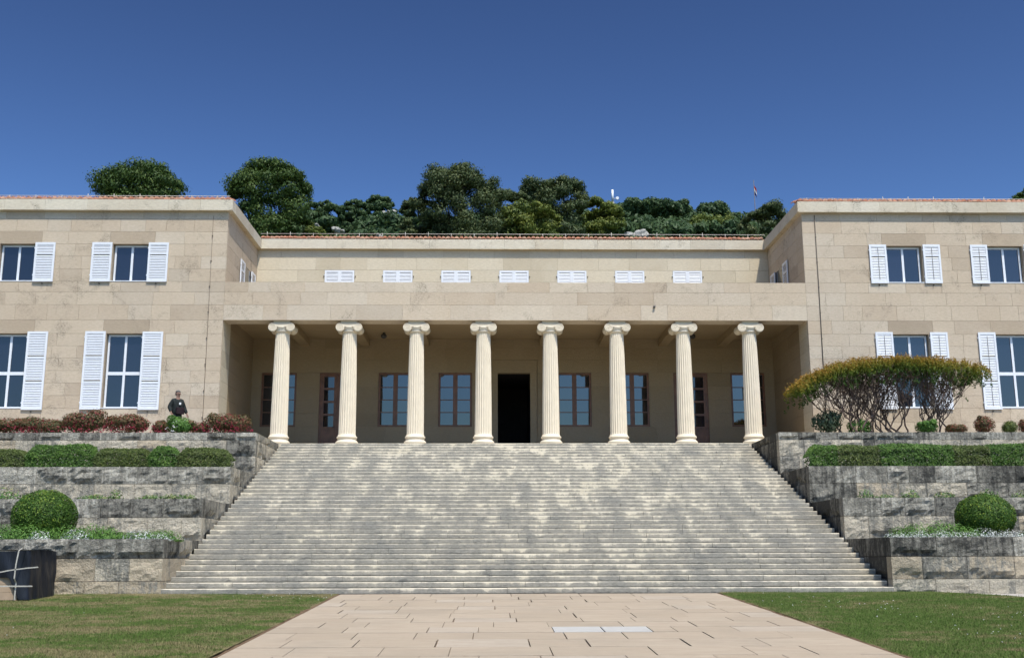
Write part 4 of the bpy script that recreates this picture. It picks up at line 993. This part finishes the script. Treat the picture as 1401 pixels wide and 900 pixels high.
tree('dense green tree at the left edge of the right wing roof', [(19.9, 26.9), (20.6, 27.91), (21.52, 28.28), (22.14, 28.85), (22.75, 28.95), (23.32, 28.41), (23.82, 27.67), (24.2, 26.4)], 22.0, 84, L_['cypress'], 8500, .20, 22, PG, 'evergreen_tree')
tree('green tree showing over the roof at the right edge', [(35.3, 24.2), (35.73, 24.93), (36.17, 25.25), (36.91, 25.56), (37.89, 25.4), (39, 24.4)], 20.0, 70, L_['pine'], 6000, .20, 16, PG, 'evergreen_tree')
tree('light green low tree at the foot of the tall dense pine', [(-14.99, 23.4), (-14.5, 24.37), (-13.83, 24.54), (-13.2, 24.38), (-12.2, 23.84), (-11.6, 23.0)], 19.5, 74, L_['bright'], 4500, .2, 12, PG, 'broadleaf_tree')
# woodland on the hill: one mass of overlapping crowns
Ps = []; Ns = []; Rs = []
def wood(x, y, zt, r):
    n = int(70 * r * r) + 60; c0 = random.uniform(.2, .6)
    for _ in range(5):
        c = (x + random.uniform(-.6, .6) * r, y + random.uniform(-.5, .5) * r, zt - r * random.uniform(.5, 1.2)); s = random.uniform(.45, .7) * r
        p, q = shell(n, c, (s, s, s * .7), .5); Ps.append(p); Ns.append(q); Rs.append(c0 + rng.normal(size=n) * .17)
for i in range(64):                                            # hilltop row
    x = 9 + i * .5 + random.uniform(-.3, .3); sky_ = float(np.interp(x, [9, 13.5, 17, 20, 26, 31, 36, 40], [48.6, 49.6, 49.6, 51.0, 51.3, 50.4, 48.3, 46.0]))
    wood(x, 149 + random.uniform(-3, 3), sky_ + random.uniform(-.5, .35), random.uniform(1.5, 2.4))
for i in range(330):
    x = random.uniform(-24, 42); y = random.uniform(100, 146)
    lim = .3345 * y - random.uniform(0, 2.5) if x < 10 else .340 * y - random.uniform(1.0, 3.0)
    wood(x, y, min(hz(x, y) + random.uniform(3, 6.5), lim), random.uniform(1.3, 2.6))
for i in range(70):
    x = random.uniform(-22, 30); y = random.uniform(80, 100); wood(x, y, min(hz(x, y) + random.uniform(1.5, 3.5), .315 * y), random.uniform(1.2, 2.0))
P = np.concatenate(Ps); o = facecloud('woodland', leafquads(P, np.concatenate(Ns), .30 * (.5 + rng.random(len(P))), 1.4, .3), 4, np.concatenate(Rs), L_['far'], kind='stuff')
tag(o, 'dark green wood and scrub covering the hill behind the building', 'woodland')
# pale limestone outcrops between the trees
for lab, x, y, z, r in (('white limestone crag beside the ragged tree on the skyline', -10.4, 104, 34.9, (.6, .6, .5)), ('pale rock low on the hill between the skyline pines', -14.5, 98, 31.3, (.6, .5, .3)),
                        ('small pale rock just above the roof tiles left of the middle', -10.1, 94, 29.5, (.5, .5, .3)), ('pale rock beside the small rounded pine', -17.0, 99, 31.9, (.45, .5, .3)),
                        ('flat pale rocks just above the roof below the hilltop wood', 13.6, 98, 30.9, (1.1, .5, .3))):
    m = MB(); k_ = max(r)
    for _ in range(5): m.smooth = False; m.ellipsoid((x + random.uniform(-.8, .8) * r[0], y + random.uniform(-.2, .2), z - .35 + random.uniform(-.5, .4) * r[2]), (k_ * random.uniform(.3, .5), .4, k_ * random.uniform(.25, .5)), 9, 6, .28)
    m.sm = [False] * len(m.sm)
    tag(m.build('rock_outcrop', M_['limestone']), lab, 'rock', 'limestone outcrops on the hill')
# mast with white antennas, flagpole with flag
o = empty('antenna_mast', (17.6, 150, 43), 'slim mast with white dish antennas above the trees', 'mast')
m = MB(); m.tube([(17.45, 150, 42), (17.45, 150, 52.8)], .10, 6); m.tube([(17.8, 150, 46), (17.6, 150, 51.6)], .05, 5)
for z in (49.5, 50.3, 51.1): m.tube([(17.15, 150, z), (17.8, 150, z)], .04, 5)
m.build('pole', M_['rail'], o)
m = MB(); m.tube([(17.45, 149.8, 51.2), (17.45, 149.8, 53.0)], .17, 8); m.build('panel_antenna', M_['white'], o)
m = MB(); m.rings([[(18.15 + r * math.cos(2 * PI * j / 16), yy, 51.75 + r * math.sin(2 * PI * j / 16)) for j in range(16)] for yy, r in ((149.75, .22), (149.9, .26), (150.0, .1))]); m.tube([(18.15, 150, 51.75), (17.45, 150, 51.75)], .05, 5); m.build('dish', M_['white'], o)
o = empty('flagpole', (30.6, 120, 34), 'thin flagpole with a limp red white and blue flag above the hilltop wood', 'flagpole')
m = MB(); m.tube([(30.6, 120, 33), (30.6, 120, 43.9)], [.06, .03], 6); m.build('pole', M_['wire'], o)
M_['red'] = simple('red_cloth', (0.45, 0.03, 0.03), .9, .1); M_['blue'] = simple('blue_cloth', (0.03, 0.05, 0.22), .9, .1); M_['whitec'] = simple('white_cloth', (.75, .75, .75), .9, .1)
fm = MB(); rows_ = 12; zc = np.linspace(43.4, 42.3, 10)
for k, mt in enumerate((0, 1, 2)):
    fm.k = k
    for i in range(3):
        za, zb_ = float(zc[k * 3 + i]), float(zc[k * 3 + i + 1])
        for j in range(4):
            xa, xb = 30.62 + .07 * j, 30.62 + .07 * (j + 1); ya, yb_ = 120 + .12 * math.sin(j * 1.7), 120 + .12 * math.sin((j + 1) * 1.7)
            fm.add([(xa, ya, za - .20 * j), (xb, yb_, za - .20 * (j + 1)), (xb, yb_, zb_ - .20 * (j + 1)), (xa, ya, zb_ - .20 * j)], [(0, 1, 2, 3)])
fm.build('flag', [M_['red'], M_['whitec'], M_['blue']], o)

# ================================================================== WRAPPED CRATE, STONE
def film_mat():
    t = NT('black_plastic_film', .42, .3); t.b.inputs['Base Color'].default_value = (.012, .014, .02, 1)
    n = t.noise(t.scale(t.pos(), (3.0, 3.0, .7)), 2.2, 3, .5, .8); t.bump(n, .5, .05); return t.m
M_['film'] = film_mat(); M_['strap'] = simple('pale_plastic_strap', (.42, .40, .35), .5, .4); M_['crate'] = simple('raw_plywood', (.36, .27, .19), .9, .2, var=.15, scale=3)
zg = gz(25.5) + .02
cr_ = empty('wrapped_crate', (-11.6, 25.9, zg), 'large crate wrapped in black plastic film with pale straps on the lawn', 'crate')
for i, (a, b) in enumerate(((zg, zg + .17), (zg + .175, zg + .35), (zg + .355, zg + .52))): MB().box(-13.2, -10.42, 25.36, 25.40, a, b).build('plank', M_['crate'], cr_)
MB().box(-10.42, -10.36, 25.34, 25.40, zg - .02, zg + .54).build('plank', M_['crate'], cr_)
MB().box(-13.2, -10.60, 25.40, 26.5, zg, zg + 1.0).build('box', M_['crate'], cr_)
def film(nu=90, nv=26):
    m = MB(); V = []
    # profile path over front, right end: u runs from left front round the right corner
    for j in range(nv + 1):
        v = j / nv
        for i in range(nu + 1):
            u = i / nu; s = u * 4.6
            zb_ = zg + .50 if s < 2.75 else zg + .01
            if s < 3.05: x, y_, nx_, ny_ = -13.2 + s, 25.34, 0, -1
            else: x, y_, nx_, ny_ = -10.15, 25.34 + (s - 3.05), 1, 0
            if s > 2.5 and s < 3.05: y_ = 25.34 - .0
            zt_ = zg + 1.13 + .03 * math.sin(s * 2.1) - .02 * s / 3
            if 2.65 < s < 2.90: zb_ = zg + .50 + (zg + .01 - zg - .50) * (s - 2.65) / .25
            z = zb_ + (zt_ - zb_) * v
            q = .045 * mnoise.noise(Vector((s * 4.5 + z * .9, z * .9, 4))) + .015 * mnoise.noise(Vector((s * 12, z * 3, 4))) + .03 * math.sin(s * 9 + z * 5) * (1 - v)
            tp = .05 * (1 - v) if nx_ else 0
            V.append((x + nx_ * (q + tp), y_ + ny_ * q - .03 * abs(ny_), z))
    m.add(V, [(j * (nu + 1) + i, j * (nu + 1) + i + 1, (j + 1) * (nu + 1) + i + 1, (j + 1) * (nu + 1) + i) for j in range(nv) for i in range(nu)], True)
    top = [(-13.2 + 3.08 * i / 20, 25.31 + 1.3 * k / 8, zg + 1.12 + .03 * mnoise.noise(Vector((i * .5, k * .6, 0)))) for k in range(9) for i in range(21)]
    m.add(top, [(k * 21 + i, k * 21 + i + 1, (k + 1) * 21 + i + 1, (k + 1) * 21 + i) for k in range(8) for i in range(20)], True)
    m.add([(-10.62, 25.45, zg), (-10.15, 25.45, zg), (-10.15, 26.6, zg), (-10.62, 26.6, zg), (-10.62, 25.45, zg + 1.1), (-10.2, 25.45, zg + 1.1), (-10.2, 26.6, zg + 1.1), (-10.62, 26.6, zg + 1.1)], [(0, 1, 5, 4), (1, 2, 6, 5), (2, 3, 7, 6)])
    return m.build('plastic_film', M_['film'], cr_)
film(); cr_.location += Vector((-.5, .3, .01))
def strap(pts, w=.026):
    m = MB(); V = []
    for i, p in enumerate(pts):
        a = Vector(pts[max(i - 1, 0)]); b = Vector(pts[min(i + 1, len(pts) - 1)]); d_ = (b - a).normalized(); s = d_.cross(Vector((0, -1, 0)) if abs(d_.y) < .9 else Vector((0, 0, 1))).normalized() * w / 2
        V += [tuple(Vector(p) + s), tuple(Vector(p) - s)]
    V2 = [(v[0], v[1] - .01, v[2]) for v in V]; n = len(V)
    m.add(V + V2, [(2 * i, 2 * i + 1, 2 * i + 3, 2 * i + 2) for i in range(len(pts) - 1)] + [(n + 2 * i, n + 2 * i + 2, n + 2 * i + 3, n + 2 * i + 1) for i in range(len(pts) - 1)] + [(2 * i, 2 * i + 2, n + 2 * i + 2, n + 2 * i) for i in range(len(pts) - 1)] + [(2 * i + 1, n + 2 * i + 1, n + 2 * i + 3, 2 * i + 3) for i in range(len(pts) - 1)])
    m.build('strap', M_['strap'], cr_)
yf_ = 25.22
strap([(-10.72, 26.0, zg + 1.17), (-10.72, 25.4, zg + 1.17), (-10.73, yf_ + .02, zg + 1.12), (-10.76, yf_, zg + .8), (-10.77, yf_, zg + .5), (-10.77, 25.33, zg + .4), (-10.77, 25.33, zg + .03)], .028)
strap([(-13.2, yf_, zg + .40), (-12.2, yf_, zg + .50), (-11.3, yf_, zg + .60), (-10.9, yf_, zg + .68), (-10.5, yf_, zg + .73), (-10.25, yf_ - .01, zg + .75)])
strap([(-13.2, 25.31, zg + .34), (-12, 25.31, zg + .33), (-10.9, 25.31, zg + .33), (-10.6, 25.27, zg + .33), (-10.35, yf_, zg + .33)], .03)
m = MB(); rs = []; cx, cy, cz, r = -9.78, 21.6, gz(21.6) + .09, (.23, .2, .15)
for i in range(9):
    th = PI * i / 8; rs.append([(cx + r[0] * max(.03, math.sin(th)) * math.cos(2 * PI * j / 14) * (1 + .1 * mnoise.noise(Vector((i, j, 1)))), cy + r[1] * max(.03, math.sin(th)) * math.sin(2 * PI * j / 14), cz + r[2] * math.cos(th)) for j in range(14)][::-1])
m.rings(rs); tag(m.build('boulder', M_['limestone']), 'small pale grey stone on the left lawn at the picture edge', 'stone')

# ================================================================== THE PERSON
def skinned(name, verts, edges, radii, mat, parent, sub=2, root=0, smooth=True):
    me = bpy.data.meshes.new(name); me.from_pydata(verts, edges, []); o = link(name, me, mat, parent, True)
    md = o.modifiers.new('skin', 'SKIN'); md.use_smooth_shade = smooth
    for i, sv in enumerate(me.skin_vertices[0].data):
        r_ = radii[i]; sv.radius = r_ if isinstance(r_, tuple) else (r_, r_); sv.use_root = (i == root)
    s = o.modifiers.new('sub', 'SUBSURF'); s.levels = sub; s.render_levels = sub
    return o
class G:
    def __init__(s): s.v = []; s.e = []; s.r = []
    def p(s, co, r, frm=None):
        s.v.append(co); s.r.append(r)
        if frm is not None: s.e.append((frm, len(s.v) - 1))
        return len(s.v) - 1
M_['skin'] = simple('skin', (.25, .145, .105), .6, .4, var=.06, scale=30); M_['hair'] = simple('grey_hair', (.12, .115, .11), .9, .2, var=.2, scale=60)
M_['jacket'] = simple('dark_green_black_jacket', (.018, .022, .022), .85, .2, var=.3, scale=12); M_['trouser'] = simple('dark_trousers', (.022, .023, .03), .85, .2)
M_['scarf'] = simple('pale_paper', (.7, .7, .7), .8, .2); M_['eye'] = simple('dark_eye', (.01, .01, .01), .3, .5); M_['maroon'] = simple('maroon_bag', (.022, .012, .015), .8, .2)
per = empty('person', (-11.55, 39.6, 5.145), 'person in dark jacket with short grey hair standing behind the white flowering bush', 'person')
per.rotation_euler = (0, 0, math.radians(38))
b = G()
pel = b.p((0, 0, .93), .125); sp = b.p((0, -.02, 1.12), .12, pel); ch = b.p((0, -.01, 1.32), .135, sp); nk = b.p((0, -.02, 1.47), .055, ch)
hd0 = b.p((0, -.04, 1.555), .068, nk); hd1 = b.p((0, -.045, 1.63), .088, hd0); hd2 = b.p((0, -.035, 1.68), .078, hd1)
for sx in (-1, 1):
    hip = b.p((sx * .10, 0, .86), .095, pel); kn = b.p((sx * .115, -.02, .48), .062, hip); an = b.p((sx * .12, .02, .09), .042, kn); ft = b.p((sx * .13, -.13, .035), .04, an)
    sh = b.p((sx * .19, 0, 1.38), .062, ch)
    if sx < 0: el = b.p((-.29, .03, 1.12), .042, sh); wr = b.p((-.27, -.12, .93), .028, el); dr = Vector((.25, -.45, -.86)).normalized()
    else: el = b.p((.29, .02, 1.10), .042, sh); wr = b.p((.34, -.12, .90), .028, el); dr = Vector((.2, -.35, -.9)).normalized()
    wv = Vector(b.v[wr]); pm = wv + dr * .055; pi_ = b.p(tuple(pm), (.034, .018), wr); side = dr.cross(Vector((0, 1, 0))).normalized()
    for f_, (off, ln_) in enumerate(((-.028, .062), (-.010, .075), (.010, .070), (.026, .055))):
        a0 = b.p(tuple(pm + dr * .035 + side * off), .009, pi_); a1 = b.p(tuple(pm + dr * (.035 + ln_ * .55) + side * off * 1.1 + Vector((0, -.008, 0))), .0085, a0); b.p(tuple(pm + dr * (.035 + ln_) + side * off * 1.1 + Vector((-sx * .01, .01, 0))), .0075, a1)
    t0 = b.p(tuple(wv + dr * .03 + side * -.035 + Vector((0, -.015, 0))), .010, pi_); b.p(tuple(wv + dr * .075 + side * -.05 + Vector((0, -.025, 0))), .009, t0)
skinned('body', b.v, b.e, b.r, M_['skin'], per)
j = G()
p0 = j.p((0, 0, .80), (.21, .16)); p1 = j.p((0, -.01, .98), (.225, .18), p0); p2 = j.p((0, -.02, 1.15), (.22, .18), p1); p3 = j.p((0, -.01, 1.30), (.195, .16), p2); p4 = j.p((0, -.02, 1.475), (.07, .07), p3)
for sx in (-1, 1):
    s0 = j.p((sx * .165, 0, 1.34), .105, p3); e0 = j.p((sx * .275, .03, 1.12), .092, s0)
    j.p((-.262, -.125, .925) if sx < 0 else (.335, -.12, .90), .056, e0)
skinned('jacket', j.v, j.e, j.r, M_['jacket'], per)
t_ = G(); q0 = t_.p((0, 0, .90), .14)
for sx in (-1, 1):
    a = t_.p((sx * .10, 0, .80), .108, q0); c = t_.p((sx * .115, -.015, .46), .082, a); t_.p((sx * .12, .01, .10), .070, c)
skinned('trousers', t_.v, t_.e, t_.r, M_['trouser'], per)
for sx in (-1, 1): MB().ellipsoid((sx * .125, -.07, .04), (.05, .14, .045), 12, 8).build('shoe', M_['iron'], per, True)
m = MB()                                                    # face: nose, brow, lips, ears
m.rings([[(-.010, -.128, 1.66), (.010, -.128, 1.66), (.010, -.10, 1.66), (-.010, -.10, 1.66)], [(-.018, -.150, 1.612), (.018, -.150, 1.612), (.016, -.10, 1.612), (-.016, -.10, 1.612)], [(-.012, -.125, 1.600), (.012, -.125, 1.600), (.010, -.10, 1.600), (-.010, -.10, 1.600)]])
m.ellipsoid((0, -.112, 1.573), (.028, .014, .009), 10, 6)
for sx in (-1, 1): m.ellipsoid((sx * .090, -.03, 1.625), (.012, .022, .034), 8, 6)
m.build('face', M_['skin'], per, True)
for sx in (-1, 1): MB().ellipsoid((sx * .034, -.121, 1.638), (.013, .009, .009), 8, 6).build('eye', M_['eye'], per, True)
hr = MB(); hr.ellipsoid((0, -.012, 1.700), (.088, .098, .056), 16, 10, .02); hr.ellipsoid((0, .018, 1.63), (.093, .078, .085), 16, 10, .02); hr.build('hair', M_['hair'], per, True)
cl_ = MB(); cl_.rings([[(.062 * math.cos(2 * PI * k / 16), -.02 + .062 * math.sin(2 * PI * k / 16), z) for k in range(16)] for z in (1.455, 1.485, 1.495)]); cl_.build('shirt_collar', M_['scarf'], per, True)
MB().box(-.02, .05, -.235, -.215, 1.20, 1.28).build('name_card', M_['scarf'], per, True)
bg_ = MB(); bg_.rings([[(.04 + .15 * a_, -.20 + .05 * b_, z) for a_, b_ in ((-1, -.6), (-.6, -1), (.6, -1), (1, -.6), (1, .6), (.6, 1), (-.6, 1), (-1, .6))] for z in (.86, .88, 1.08, 1.10)]); bg_.build('bag', M_['maroon'], per, True)

# trees across the garden behind the viewer, seen only as reflections in the window glass
for lab, x, y, w, zt in (('tree reflected in the tall left window', -34, -12, 4.5, 13.8), ('tree reflected in the leftmost porch window', -21.5, -8, 3.2, 11.2), ('tree reflected in the rightmost porch window', 25.5, -8, 3.5, 11.5)):
    tree(lab, [(x - w, zt - 4), (x - w * .5, zt - .8), (x, zt), (x + w * .5, zt - .6), (x + w, zt - 4)], 4, y, L_['pine'], 3000, .3, 10, 'trees reflected in the glass', 'garden_tree', base=-1.5)
